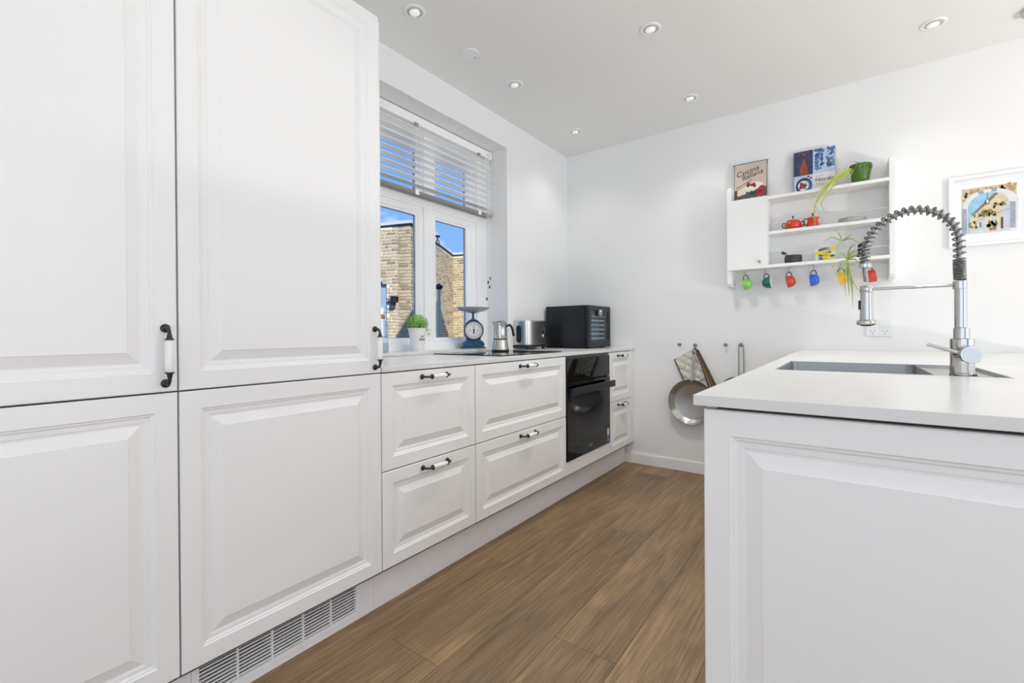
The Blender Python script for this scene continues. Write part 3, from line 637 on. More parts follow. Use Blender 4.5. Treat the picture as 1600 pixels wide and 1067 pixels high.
lv = [(.014 * math.cos(math.radians(t)), .145 + .014 * math.sin(math.radians(t))) for t in range(0, 181, 20)] + [(.014 * math.cos(math.radians(t)), .075 + .014 * math.sin(math.radians(t))) for t in range(180, 361, 20)]
G().prism(lv, -.155, -.1512, lambda a, b, d: (a + .006, d, b)).obj('lever', mat('lever_black', (34, 35, 40), .25), to, bevel=.0015)
kn = G().lathe([(.017, 0), (.017, .006), (.015, .009)], 24, (.086, .060, .095), (1, 0, 0)).obj('dial', CHROME, to, smooth=40)
G().lathe([(.0095, 0), (.0095, .003)], 20, (.095, .060, .095), (1, 0, 0)).obj('dial_cap', BLACKP, kn)
for zz, yy in ((.055, .050), (.085, .034), (.112, .034)):
    G().prism([(.011 * math.cos(2 * PI * i / 16), .007 * math.sin(2 * PI * i / 16)) for i in range(16)], .0858, .0885, lambda a, b, d, yy=yy, zz=zz: (d, yy + a, zz + b)).obj('button', mat('button_dark', (92, 90, 88), .3, .8), to)
for yy in (.048, .068): G().box(.0858, .0864, yy, yy + .006, .140, .154).obj('mark', mat('mark_grey', (140, 138, 134), .4, .6), to)

# food dehydrator
DX0, DX1, DY0, DY1, DZ0, DZ1 = -1.880, -1.512, 2.990, 3.362, .898, 1.208
dh = thing('food_dehydrator', 'large black box dehydrator with glass door and stacked trays, in the corner', 'dehydrator', ((DX0 + DX1) / 2, (DY0 + DY1) / 2, CT))
DBK = mat('dehydrator_black', (13, 16, 22), .38, vary=.08, vscale=5)
G().box(DX0, DX1 - .036, DY0, DY0 + .008, DZ0, DZ1).box(DX0, DX1 - .036, DY1 - .008, DY1, DZ0, DZ1).box(DX0, DX1 - .036, DY0 + .008, DY1 - .008, DZ1 - .008, DZ1).box(DX0, DX1 - .036, DY0 + .008, DY1 - .008, DZ0, DZ0 + .010).box(DX0, DX0 + .03, DY0 + .008, DY1 - .008, DZ0 + .010, DZ1 - .008).obj('casing', DBK, dh)
G().box(DX1 - .10, DX1 - .096, DY0 + .009, DY1 - .009, DZ0 + .011, DZ1 - .009).obj('bright_back_panel', mat('back_panel_lift', (120, 130, 142), .5), dh)  # lighter panel added behind the trays to brighten the enclosed interior
yd = lambda t: DY0 + t
dw = DY1 - DY0
do_ = slab_with_hole(G(), 0, dw, 0, DZ1 - DZ0, 0, .032, .040, dw - .034, .048, DZ1 - DZ0 - .040)
do_.v = [Vector((DX1 - .034 + p.z, DY0 + p.x, DZ0 + p.y)) for p in do_.v]
dd = do_.obj('door_frame', DBK, dh, bevel=.006)
G().box(DX1 - .012, DX1 - .008, DY0 + .040, DY1 - .034, DZ0 + .048, DZ1 - .040).obj('door_glass', glass_mat('smoked_glass', (232, 238, 244), .10), dd)
lat = G().box(DX1 - .008, DX1 + .002, DY0 + dw / 2 - .052, DY0 + dw / 2 + .058, DZ1 - .078, DZ1 - .032).obj('latch_panel', DBK, dd, bevel=.004)
G().box(DX1 + .0015, DX1 + .003, DY0 + dw / 2 - .020, DY0 + dw / 2 + .022, DZ1 - .070, DZ1 - .030).obj('latch_label', mat('label_white', (226, 226, 226), .4), lat)
G().box(DX1 + .0028, DX1 + .0034, DY0 + dw / 2 - .008, DY0 + dw / 2 + .010, DZ1 - .066, DZ1 - .048).obj('label_print', INK, lat)
TRAY = mat('tray_metal', (226, 229, 232), .4, .1)
for k in range(6):
    z = DZ0 + .060 + k * .034; t_ = G()
    t_.box(DX1 - .044, DX1 - .040, DY0 + .030, DY1 - .030, z, z + .009).box(DX0 + .05, DX1 - .05, DY0 + .022, DY0 + .026, z, z + .008).box(DX0 + .05, DX1 - .05, DY1 - .026, DY1 - .022, z, z + .008).box(DX1 - .054, DX1 - .05, DY0 + .022, DY1 - .022, z, z + .010)
    for i in range(12): yy = DY0 + .026 + (dw - .052) * (i + .5) / 12; t_.box(DX0 + .05, DX1 - .052, yy - .001, yy + .001, z + .002, z + .004)
    t_.obj('tray', TRAY, dh)
for sx in (DX0 + .03, DX1 - .06):
    for sy in (DY0 + .03, DY1 - .03): G().lathe([(.012, 0), (.013, .009)], 12, (sx, sy, CT)).obj('foot', BLACKP, dh)
G().lathe([(.004, 0), (.004, .13)], 10, (DX1 - .040, DY0 - .0005, DZ0 + .09)).obj('hinge_pin', DBK, dh)

# ------------------------------------------------------------------ wall shelf
SHW = mat('shelf_white', (238, 238, 236), .5, vary=.01)
sf = thing('wall_shelf', 'white wall shelf unit with small cupboard and hanging cups', 'shelf', (-.2, BK, 1.30))
SF, SB = 3.228, BK - .001
def side(x0, x1, zt):
    poly = [(SB, 1.294), (SF + .05, 1.294), (SF + .012, 1.300), (SF, 1.318), (SF, zt - .03), (SF + .004, zt - .012), (SF + .03, zt), (SB, zt)]
    return G().prism(poly, x0, x1, lambda a, b, d: (d, a, b)).obj('side_panel', SHW, sf, bevel=.0015)
side(-.630, -.604, 1.950); side(.194, .220, 1.966)
G().box(-.604, .194, SB - .010, SB, 1.318, 1.395).obj('back_rail', SHW, sf); G().box(-.604, .194, SB - .008, SB, 1.395, 1.90).obj('back_panel', SHW, sf)
for z, x0 in ((1.850, -.604), (1.631, -.393), (1.424, -.604)):
    G().box(x0, .194, SF, SB - .010, z - .019, z).obj('shelf_board', SHW, sf, bevel=.0015)
G().box(-.411, -.393, SF + .002, SB - .010, 1.424, 1.831).obj('divider', SHW, sf)
dq = G().box(-.627, -.396, SF - .016, SF - .001, 1.402, 1.852).obj('cupboard_door', SHW, sf, bevel=.0015)
G().lathe([(.004, 0), (.005, .006), (.0085, .011), (.008, .016), (.003, .0185)], 18, (-.439, SF - .016, 1.446), (0, -1, 0)).obj('knob', CHROME, dq, smooth=50)
for z in (1.687, 1.475): G().tube([(-.393, SF + .004, z), (.194, SF + .004, z)], .0019, 8).obj('gallery_rail', mat('rail_white', (214, 214, 212), .35, .3), sf, smooth=60)
HX = [-.531, -.415, -.288, -.157, -.025, .100]
HOOK = G().tube(spline([(0, 0, 0), (0, 0, -.014), (-.004, 0, -.018), (-.006, 0, -.026), (0, 0, -.032), (.006, 0, -.028), (.0065, 0, -.022)], 4), .0013, 6).mesh('cup_hook', mat('hook_steel', (120, 120, 118), .3, .9), off=(0, 0, 0), smooth=60)
for x in HX: inst(HOOK, 'cup_hook', sf, Matrix.Translation(Vector((x, 3.285, 1.405)) - sf.location))

# cups
def cup(x, rgb, colour, yawd, tilt, extra=''):
    t = thing('enamel_cup', f'{colour} enamel cup hanging from the wall shelf{extra}', 'cup', (x, 3.285, 1.3745), (0, math.radians(tilt), math.radians(yawd)), group='cups hanging under the wall shelf', local=True)
    m = mat('enamel_' + colour.replace(' ', '_'), rgb, .16, coat=.4)
    c0 = (.024, 0, -.060)
    G().lathe([(.0008, 0), (.015, 0), (.019, .0012), (.0265, .007), (.0330, .018), (.0360, .030), (.0362, .040), (.0358, .047), (.0364, .0485), (.0352, .049)], 32, c0, (-1, 0, 0), cap=False).obj('cup_body', m, t, smooth=50, recalc=False)
    G().lathe([(.0353, .0489), (.0348, .040), (.0346, .030), (.0310, .018), (.0245, .0095), (.001, .006)], 32, c0, (-1, 0, 0), cap=False).obj('lining', mat('enamel_white', (240, 238, 232), .2), t, smooth=60, recalc=False)
    G().tube(spline([(.012, 0, -.030), (.010, 0, -.012), (.002, 0, -.0015), (-.010, 0, -.004), (-.017, 0, -.016), (-.017, 0, -.027)], 5), .0025, 8).obj('cup_handle', mat('enamel_black', (22, 22, 24), .2), t, smooth=60)
cup(HX[0], (128, 200, 84), 'light green', 1, -12)
cup(HX[1], (14, 112, 100), 'teal', 176, 6)
cup(HX[2], (196, 48, 30), 'red', 2, -12, ', left of the blue cup')
cup(HX[3], (24, 98, 204), 'blue', 0, -4)
cup(HX[4], (240, 182, 22), 'yellow', -2, -14)
cup(HX[5], (206, 62, 32), 'orange red', 185, 10, ' at the right end, behind the tap')

# cookbooks: flat printed covers built as layers on the cover face
def layer(name, polys, m, parent, fn, d):
    g = G()
    for p in polys: g.prism(p, d, d + .0003, lambda a, b, q: fn(a, b, q))
    return g.obj(name, m, parent)
def ell(cx, cy, rx, ry, n=24, a0=0, a1=360): return [(cx + rx * math.cos(math.radians(a0 + (a1 - a0) * i / n)), cy + ry * math.sin(math.radians(a0 + (a1 - a0) * i / n))) for i in range(n if a1 - a0 >= 360 else n + 1)]
def rect(x0, y0, x1, y1): return [(x0, y0), (x1, y0), (x1, y1), (x0, y1)]
def blobs(n, x0, x1, y0, y1, r, seed):
    rg = random.Random(seed); o = []
    for _ in range(n):
        cx, cy = rg.uniform(x0, x1), rg.uniform(y0, y1); rr = r * rg.uniform(.5, 1.3); a = rg.uniform(0, 6)
        o.append([(cx + rr * rg.uniform(.6, 1.2) * math.cos(a + 2 * PI * i / 7), cy + rr * rg.uniform(.6, 1.2) * math.sin(a + 2 * PI * i / 7)) for i in range(7)])
    return o
COVER = Matrix(((1, 0, 0), (0, 0, -1), (0, 1, 0))).to_4x4()
def P_(n, c, r=.55, **k): return mat('print_' + n, c, r, **k)
# book 1
b1 = thing('cookbook', 'beige and brown cookbook titled Cucina Italiana on the wall shelf', 'book', (-.508, 3.340, 1.8505), (math.radians(-4), 0, 0), group='cookbooks on the wall shelf', local=True)
G().box(-.091, .091, -.010, .014, 0, .262).obj('pages', mat('paper', (232, 226, 214), .7), b1)
f1 = lambda a, b, q: (-.094 + a * .188, -.0122 - q, b * .265)
G().box(-.094, .094, -.0122, -.0100, 0, .265).obj('cover', P_('beige', (206, 186, 170), vary=.05, vscale=12), b1, bevel=.001)
G().box(-.094, .094, .0142, .0164, 0, .265).box(-.0955, -.0935, -.0122, .0164, 0, .265).obj('back_cover', P_('brown', (78, 64, 60)), b1)
G().tube(spline([(-.099, -.013, .252), (-.097, -.012, .264), (-.088, -.010, .270), (.088, -.010, .270), (.097, -.012, .262), (.101, -.013, .246)], 5), .0024, 6).obj('cover_band', mat('band_grey', (96, 92, 90), .4), b1, smooth=60)
layer('cover_print', [rect(0, 0, 1, .36)], P_('slate', (92, 78, 76), vary=.3, vscale=40), b1, f1, .0001)
layer('cover_print', [[(.02, .37), (.25, .46), (.62, .50), (.86, .46), (.80, .36), (.55, .27), (.25, .30)]], P_('cream', (226, 214, 190)), b1, f1, .0004)
layer('cover_print', [ell(.57, .43, .33, .085)], P_('plate', (236, 230, 214)), b1, f1, .0007)
layer('cover_print', blobs(10, .42, .64, .42, .48, .05, 1) + [ell(.86, .33, .10, .07), ell(.76, .25, .07, .05), ell(.84, .21, .11, .07)], P_('tomato', (168, 44, 48)), b1, f1, .0010)
layer('cover_print', blobs(12, .46, .68, .18, .26, .045, 2), P_('basil', (58, 96, 90)), b1, f1, .0013)
layer('cover_print', [[(.08, .26), (.12, .38), (.34, .40), (.36, .24), (.10, .20)]], P_('cheese', (226, 212, 190)), b1, f1, .0010)
layer('cover_print', blobs(40, .05, .95, .02, .14, .03, 4), P_('dust', (128, 112, 108)), b1, f1, .0004)
for k, (c, n) in enumerate((((54, 104, 72), 'green'), ((236, 232, 222), 'white'), ((176, 40, 44), 'scarlet'))):
    up_e = [(.05 + .05 * i, .44 + .17 * (i / 10) ** 1.6 - .025 * k) for i in range(11)]
    layer('cover_print', [[(a, b) for a, b in up_e] + [(a, b - .022) for a, b in up_e[::-1]]], P_('flag_' + n, c), b1, f1, .0010)
for s_, ux, vz, sz_ in (('Cucina', .40, .80, .050), ('Italiana', .55, .70, .046)):
    text_obj(s_, sz_, 'cover_title', INK, b1, Matrix.Translation((-.094 + ux * .188, -.0129, vz * .265)) @ COVER @ Matrix.Rotation(math.radians(14), 4, 'Z'), shear=.25)
# book 2
b2 = thing('cookbook', 'blue and white photo-cover cookbook titled Nordic on the wall shelf', 'book', (-.156, 3.342, 1.8505), (math.radians(-4), 0, 0), group='cookbooks on the wall shelf', local=True)
W2, H2 = .212, .275
G().box(-.103, .103, -.008, .012, 0, H2 - .003).obj('pages', mat('paper', (232, 226, 214), .7), b2)
f2 = lambda a, b, q: (-W2 / 2 + a * W2, -.0102 - q, b * H2)
G().box(-W2 / 2, W2 / 2, -.0102, -.008, 0, H2).obj('cover', P_('offwhite', (226, 223, 215)), b2, bevel=.0008)
G().box(-W2 / 2, W2 / 2, .0122, .0142, 0, H2).box(-W2 / 2 - .0015, -W2 / 2 + .0005, -.0102, .0142, 0, H2).obj('back_cover', P_('navy', (40, 44, 70)), b2)
layer('cover_print', [rect(0, .44, .47, 1)], P_('twilight', (60, 62, 96), vary=.35, vscale=26), b2, f2, .0001)
layer('cover_print', [[(.20, .97), (.24, .84), (.22, .78), (.16, .60), (.15, .455), (.36, .46), (.33, .62), (.27, .80), (.33, .92), (.36, .98), (.27, .93)]], P_('copper', (150, 76, 44), vary=.35, vscale=60), b2, f2, .0004)
layer('cover_print', [[(.12, .93), (.24, .88), (.36, .96), (.30, .86), (.25, .82), (.20, .86)]], P_('umber', (70, 44, 34)), b2, f2, .0007)
layer('cover_print', [rect(.475, .44, 1, 1)], P_('snow_sky', (188, 206, 230), vary=.12, vscale=18), b2, f2, .0001)
layer('cover_print', blobs(46, .50, .72, .52, .98, .035, 8) + blobs(40, .80, .99, .55, .98, .035, 9), P_('frost_trees', (104, 138, 184), vary=.25, vscale=60), b2, f2, .0004)
layer('cover_print', blobs(22, .52, .72, .60, .95, .02, 18) + blobs(18, .82, .98, .62, .95, .02, 19), P_('dark_trees', (66, 92, 140)), b2, f2, .0007)
layer('cover_print', [rect(0, 0, .47, .435)], P_('pale_cloth', (196, 204, 222), vary=.08, vscale=30), b2, f2, .0001)
layer('cover_print', [ell(.25, .20, .20, .185, 32)], P_('bowl_blue', (30, 56, 92), vary=.2, vscale=30), b2, f2, .0004)
layer('cover_print', [ell(.26, .20, .165, .15, 32, -70, 60) + [(.26, .20)]], P_('bowl_light', (60, 116, 184)), b2, f2, .0007)
layer('cover_print', [ell(.235, .205, .135, .115, 28)], P_('porridge', (232, 230, 226)), b2, f2, .0010)
layer('cover_print', blobs(22, .16, .31, .14, .27, .026, 10) + [ell(.36, .40, .03, .02), ell(.42, .36, .03, .022)], P_('berries', (158, 36, 52)), b2, f2, .0013)
layer('cover_print', blobs(9, .14, .33, .11, .30, .02, 12), P_('blackberry', (44, 36, 60)), b2, f2, .0016)
layer('cover_print', [rect(.02, .0, .47, .012), [(.36, .0), (.47, .0), (.47, .09)]], P_('navy2', (34, 40, 70)), b2, f2, .0010)
text_obj('Nordic', .034, 'cover_title', P_('ink_soft', (48, 46, 46)), b2, Matrix.Translation((-W2 / 2 + .755 * W2, -.0109, .285 * H2)) @ COVER)
for k, (uu, vv, wd) in enumerate(((.62, .37, .16), (.66, .19, .26), (.64, .155, .22), (.60, .07, .12))):
    layer('cover_print', [rect(uu - wd / 2, vv, uu + wd / 2, vv + .010)], P_('ink_pale', (160, 156, 150)), b2, f2, .0004)

# green pot with trailing spider plant
gp_ = thing('spider_plant', 'spider plant trailing from a green ribbed pot on the top shelf', 'potted plant', (.070, 3.292, 1.8505))
GP = mat('pot_green', (78, 112, 36), .35, vary=.25, vscale=45, bump=.3, bscale=120)
G().lathe([(.034, 0), (.037, .002), (.048, .072), (.0505, .100), (.0520, .106), (.0520, .110), (.047, .110), (.045, .095), (.001, .092)], 48, gp_.location, flute=(16, .018)).obj('pot', GP, gp_, smooth=50)
for k in range(18):
    a = 2 * PI * k / 18; r_ = .0505
    G().tube([(.070 + r_ * math.cos(a), 3.292 + r_ * math.sin(a), 1.8505 + .080), (.070 + (r_ + .003) * math.cos(a + .15), 3.292 + (r_ + .003) * math.sin(a + .15), 1.8505 + .096), (.070 + r_ * math.cos(a + .3), 3.292 + r_ * math.sin(a + .3), 1.8505 + .109)], .0022, 5).obj('rim_ornament', GP, gp_)
G().lathe([(.046, 0), (.001, .004)], 20, (.070, 3.292, 1.8505 + .093)).obj('soil', mat('soil', (60, 45, 32), .9), gp_)
SPG = mat('leaf_lime', (172, 184, 66), .45, vary=.12, vscale=30, island=.2); SPG2 = mat('leaf_green', (148, 168, 92), .5, vary=.15, vscale=40, island=.35)
def leaf(pts, wd, m, parent, name='leaf'):
    p = spline(pts, 6); n = len(p); v = []; f = []
    for i in range(n):
        t = (p[min(i + 1, n - 1)] - p[max(i - 1, 0)]).normalized(); view = (p[i] - Vector((0, 0, 1.0))).normalized()
        s = t.cross(view); s = s.normalized() if s.length > 1e-4 else Vector((1, 0, 0)); up_n = s.cross(t)
        k = i / (n - 1); ww = wd * (min(1, .45 + 2.2 * k) * (1 - k ** 2.2) + .06)
        v += [p[i] - s * ww, p[i] + up_n * ww * .45, p[i] + s * ww, p[i] - up_n * ww * .18]
    for i in range(n - 1):
        for j in range(4): f.append((i * 4 + j, i * 4 + (j + 1) % 4, i * 4 + 4 + (j + 1) % 4, i * 4 + 4 + j))
    f += [(0, 1, 2, 3), tuple((n - 1) * 4 + j for j in (3, 2, 1, 0))]
    return G().add(v, f).obj(name, m, parent, smooth=60)
for k, l in enumerate([
    [(0.051, 3.275, 1.945), (-0.018, 3.225, 1.919), (-0.088, 3.205, 1.858), (-0.131, 3.195, 1.782), (-0.15, 3.19, 1.69), (-0.144, 3.19, 1.626)],
    [(0.051, 3.275, 1.945), (-0.039, 3.225, 1.894), (-0.1, 3.205, 1.816), (-0.141, 3.195, 1.753), (-0.137, 3.19, 1.726), (-0.125, 3.19, 1.694)],
    [(0.045, 3.275, 1.942), (-0.033, 3.225, 1.875), (-0.085, 3.205, 1.802), (-0.116, 3.195, 1.749), (-0.103, 3.19, 1.709), (-0.082, 3.19, 1.676)],
    [(0.071, 3.275, 1.959), (0.038, 3.225, 1.969), (0.012, 3.205, 1.951), (-0.009, 3.19, 1.911), (-0.018, 3.19, 1.873)],
    [(0.045, 3.275, 1.946), (0.023, 3.205, 1.887), (0.014, 3.19, 1.838)],
    [(0.051, 3.275, 1.945), (-0.058, 3.225, 1.876), (-0.135, 3.205, 1.822), (-0.162, 3.19, 1.782), (-0.169, 3.19, 1.761)],
    [(0.051, 3.275, 1.945), (-0.048, 3.225, 1.889), (-0.116, 3.205, 1.811), (-0.147, 3.19, 1.738), (-0.15, 3.19, 1.672)]]):
    leaf([(.066, 3.288, 1.944)] + l[0:], (.0042, .0044, .0038, .0024, .0020, .0018, .0048)[k], SPG, gp_)
rn = G().tube(spline([(0.040, 3.262, 1.935), (0.018, 3.215, 1.87), (0.013, 3.2, 1.81), (0.011, 3.2, 1.612), (-0.002, 3.2, 1.53), (0.007, 3.18, 1.407)], 6), .0008, 5).obj('runner', mat('runner_pale', (196, 196, 150), .6), gp_)
for l in [[(-0.016, 3.2, 1.521), (-0.031, 3.175, 1.559), (-0.051, 3.15, 1.587)], [(-0.016, 3.2, 1.521), (-0.064, 3.183, 1.543), (-0.094, 3.167, 1.526), (-0.106, 3.15, 1.503)], [(-0.016, 3.2, 1.521), (0.007, 3.175, 1.533), (0.033, 3.15, 1.546)], [(-0.016, 3.2, 1.521), (0.025, 3.175, 1.523), (0.067, 3.15, 1.482)], [(-0.016, 3.2, 1.521), (-0.037, 3.175, 1.491), (-0.049, 3.15, 1.431)]]:
    leaf(l, .0034, SPG2, rn, 'plantlet_leaf')
for l in [[(0.007, 3.18, 1.407), (-0.013, 3.15, 1.438), (-0.045, 3.12, 1.458)], [(0.007, 3.18, 1.407), (-0.04, 3.15, 1.39), (-0.072, 3.12, 1.35)], [(0.007, 3.18, 1.407), (-0.028, 3.15, 1.342), (-0.061, 3.12, 1.309)], [(0.007, 3.18, 1.407), (-0.005, 3.15, 1.3), (0.0, 3.12, 1.187)], [(0.007, 3.18, 1.407), (0.009, 3.15, 1.299), (0.015, 3.12, 1.197)], [(0.007, 3.18, 1.407), (0.027, 3.15, 1.262), (0.029, 3.12, 1.126)], [(0.007, 3.18, 1.407), (0.024, 3.15, 1.298), (0.06, 3.12, 1.219)], [(0.007, 3.18, 1.407), (0.027, 3.15, 1.44), (0.047, 3.12, 1.448)], [(0.007, 3.18, 1.407), (0.041, 3.15, 1.425), (0.075, 3.12, 1.421)], [(0.007, 3.18, 1.407), (0.041, 3.15, 1.403), (0.058, 3.12, 1.366)], [(0.007, 3.18, 1.407), (0.019, 3.15, 1.466), (0.041, 3.12, 1.487)], [(0.007, 3.18, 1.407), (0.0, 3.15, 1.33), (-.004, 3.12, 1.24)], [(0.007, 3.18, 1.407), (0.018, 3.15, 1.32), (0.022, 3.12, 1.23)]]:
    leaf(l, .0042, SPG2, rn, 'plantlet_leaf')

# red enamel sugar bowl and jug, plates, mortar, lemon card, mill
ER = mat('enamel_orange', (208, 58, 24), .16, coat=.4, vary=.1, vscale=20); EB = mat('enamel_black', (22, 22, 24), .2)
sb = thing('sugar_bowl', 'orange red enamel sugar bowl with two black handles on the middle shelf', 'sugar bowl', (-.264, 3.292, 1.6315))
o3 = Vector(sb.location)
G().lathe([(.030, 0), (.036, .002), (.045, .018), (.047, .030), (.044, .042), (.036, .052), (.035, .054)], 32, o3).obj('bowl', ER, sb, smooth=50)
ld = G().lathe([(.036, .053), (.0365, .0545), (.030, .061), (.016, .067), (.004, .069)], 32, o3).obj('lid', ER, sb, smooth=50)
G().lathe([(.003, .068), (.003, .076), (.0055, .082), (.0045, .087), (.001, .089)], 14, o3).obj('lid_knob', EB, ld, smooth=60)
for sx in (-1, 1): G().tube(spline([o3 + Vector((sx * .044, 0, .018)), o3 + Vector((sx * .053, 0, .022)), o3 + Vector((sx * .058, 0, .036)), o3 + Vector((sx * .053, 0, .048)), o3 + Vector((sx * .041, 0, .046))], 5), .0028, 8).obj('bowl_handle', EB, sb, smooth=60)
cj = thing('milk_jug', 'small orange red enamel milk jug with black handle beside the sugar bowl', 'jug', (-.162, 3.292, 1.6315))
o4 = Vector(cj.location)
G().lathe([(.026, 0), (.030, .002), (.0325, .014), (.030, .030), (.025, .048), (.027, .062), (.0255, .0625), (.023, .05)], 28, o4).obj('jug_body', ER, cj, smooth=50)
G().prism([(.024, .046), (.024, .062), (.040, .070), (.038, .064)], -.008, .008, lambda a, b, d: (o4.x + a, o4.y + d * (1 if a < .03 else .3), o4.z + b)).obj('jug_spout', ER, cj)
G().tube(spline([o4 + Vector((-.025, 0, .056)), o4 + Vector((-.040, 0, .060)), o4 + Vector((-.046, 0, .044)), o4 + Vector((-.042, 0, .028)), o4 + Vector((-.030, 0, .018))], 5), .0028, 8).obj('jug_handle', EB, cj, smooth=60)
G().lathe([(.0245, .0625), (.020, .069), (.003, .073), (.003, .082), (.005, .087), (.001, .091)], 20, o4).obj('jug_lid', EB, cj, smooth=50)
PLT = mat('plate_grey', (200, 200, 197), .25, vary=.05)
for k, nm in enumerate(('lowest of the three plates stacked on the middle shelf', 'middle one of the three plates stacked on the middle shelf', 'topmost of the three plates stacked on the middle shelf')):
    p = G().lathe([(.036, 0), (.040, .001), (.063, .009), (.066, .0115), (.065, .0128), (.040, .0045), (.001, .004)], 36, (0, 0, 0)).obj('small_plate', PLT, smooth=40)
    p.location = (.028 + .002 * k, 3.292, 1.6315 + k * .0075); tag(p, 'grey ' + nm, 'plate', 'plates on the wall shelf')
mo = thing('mortar', 'dark stone mortar on the bottom shelf', 'mortar', (-.264, 3.292, 1.4245)); o5 = Vector(mo.location)
STN = mat('dark_stone', (50, 50, 50), .42, vary=.25, vscale=50)
G().lathe([(.040, 0), (.045, .003), (.0475, .018), (.0475, .036), (.044, .050), (.041, .051), (.038, .044), (.030, .016), (.001, .012)], 36, o5).obj('mortar_bowl', STN, mo, smooth=45)
ps = thing('pestle', 'dark stone pestle leaning in the mortar on the bottom shelf', 'pestle', (-.250, 3.288, 1.452))
pa, pb = Vector((-.246, 3.290, 1.450)), Vector((-.326, 3.282, 1.500)); pd = pb - pa
G().tube([pa + pd * t for t in (0, .06, .2, .4, .6, .8, .92, 1)], [.006, .010, .0085, .0065, .0065, .0085, .0095, .005], 14).obj('pestle_shaft', STN, ps, smooth=60)
lc = thing('lemon_card', 'small card printed with yellow lemons on the bottom shelf', 'card', (-.101, 3.300, 1.4245), (math.radians(-5), 0, 0), local=True)
G().box(-.050, .050, -.002, .002, 0, .083).obj('card_board', P_('card', (228, 226, 216)), lc)
fc = lambda a, b, q: (-.05 + a * .1, -.0021 - q, b * .083)
layer('card_print', [rect(.18, .0, .60, .55), rect(.25, .78, .72, 1.0), rect(.66, .60, .80, .78)], P_('leaf_ink', (92, 96, 128), vary=.5, vscale=150), lc, fc, .0001)
layer('card_print', blobs(14, .20, .60, .04, .45, .035, 31) + blobs(10, .28, .72, .80, .98, .03, 32), P_('petal', (222, 222, 226)), lc, fc, .0004)
layer('card_print', [ell(.12, .60, .12, .13), ell(.40, .64, .21, .15), ell(.62, .50, .17, .13), ell(.52, .30, .15, .20), ell(.90, .90, .13, .12), ell(.80, .10, .22, .11), ell(.74, .84, .08, .07)], P_('lemon', (240, 208, 28), vary=.12, vscale=70), lc, fc, .0007)
layer('card_print', [ell(.26, .84, .10, .09), ell(.85, .36, .13, .08), ell(.66, .64, .12, .035)] + blobs(6, .18, .34, .06, .3, .03, 35), P_('leaf_print', (52, 110, 48)), lc, fc, .0010)
pm = thing('pepper_mill', 'black turned pepper mill on the bottom shelf behind the tap spring', 'pepper mill', (.076, 3.290, 1.4245)); o6 = Vector(pm.location)
G().lathe([(.024, 0), (.026, .003), (.025, .022), (.018, .034), (.023, .050), (.020, .056)], 24, o6).obj('mill_body', EB, pm, smooth=50)
G().lathe([(.014, .056), (.020, .062), (.021, .074), (.014, .084), (.004, .088)], 24, o6).obj('mill_head', EB, pm, smooth=50)

# ------------------------------------------------------------------ picture, socket, hooks and pans on the back wall
pf = thing('framed_picture', 'white framed watercolour of an arch and a street with balconies', 'picture', (.604, BK, 1.449))
px0, px1, pz0, pz1 = .450, .758, 1.449, 1.822
prof = [(0, 0), (0, .018), (.004, .020), (.014, .020), (.018, .016), (.018, .008)]
g = G(); g.rings(px1 - px0, pz1 - pz0, prof, lambda u, v, d: (px0 + u, BK - .001 - d, pz0 + v)); g.f.pop(); g.m.pop(); g.obj('frame', mat('frame_white', (240, 240, 240), .4), pf)
mb_ = G().box(px0 + .017, px1 - .017, BK - .008, BK - .004, pz0 + .017, pz1 - .017).obj('mat_board', mat('mat_board', (240, 240, 242), .6), pf)
fp = lambda a, b, q: (.502 + a * .203, BK - .008 - q, 1.516 + b * .240)
def art(n, c, polys, d, **k): return layer('print', polys, P_('art_' + n, c, .6, **k), mb_, fp, d)
art('stone', (206, 190, 160), [rect(0, 0, 1, 1)], .0001, vary=.14, vscale=40)
art('ochre', (178, 150, 110), blobs(14, .02, .98, .88, .97, .06, 40) + blobs(6, .0, .12, .70, .9, .05, 41), .0004, vary=.2, vscale=60)
arch_o = [(0.0, 0)] + [(.02 + .0, .60)] + ell(.53, .60, .51, .34, 24, 180, 0) + [(1.0, 0)]
art('archstone', (222, 222, 222), [arch_o], .0007, vary=.07, vscale=50)
art('archshade', (160, 166, 180), [[(.33, .84), (.42, .86), (.40, .93), (.30, .915)], [(.55, .87), (.64, .86), (.66, .93), (.56, .94)], [(.84, .05), (.98, .05), (.98, .60), (.88, .62)], [(.0, 0), (.10, 0), (.10, .55), (.02, .58)]], .0010, vary=.15, vscale=40)
art('sky', (150, 196, 222), [[(.12, 0), (.12, .55)] + ell(.50, .56, .38, .30, 18, 180, 0) + [(.88, 0)]], .0013, vary=.12, vscale=30)
art('facade', (220, 204, 172), [[(.88, 0), (.88, .62), (.78, .80), (.68, .82), (.52, .66), (.36, .52), (.24, .40), (.15, .34), (.15, 0)]], .0016, vary=.12, vscale=50)
art('roof', (136, 116, 92), [[(.68, .82), (.52, .66), (.36, .52), (.22, .40), (.17, .40), (.34, .57), (.50, .73), (.62, .84)]], .0019, vary=.2, vscale=60)
art('shade_wall', (196, 202, 214), [[(.88, .0), (.88, .58), (.76, .60), (.74, .02)], [(.30, .30), (.44, .34), (.44, .06), (.30, .06)], [(.54, .26), (.66, .30), (.66, .08), (.54, .06)]], .0019, vary=.1, vscale=50)
art('balcony', (170, 176, 190), [[(.40, .34), (.88, .48), (.88, .455), (.40, .315)], [(.16, .26), (.40, .31), (.40, .29), (.16, .245)], [(.62, .60), (.84, .66), (.84, .64), (.62, .58)]], .0022)
art('flowers', (120, 140, 70), blobs(22, .34, .62, .36, .46, .035, 50) + blobs(10, .60, .80, .52, .62, .03, 51) + blobs(8, .14, .28, .12, .26, .03, 52), .0025, vary=.25, vscale=60)
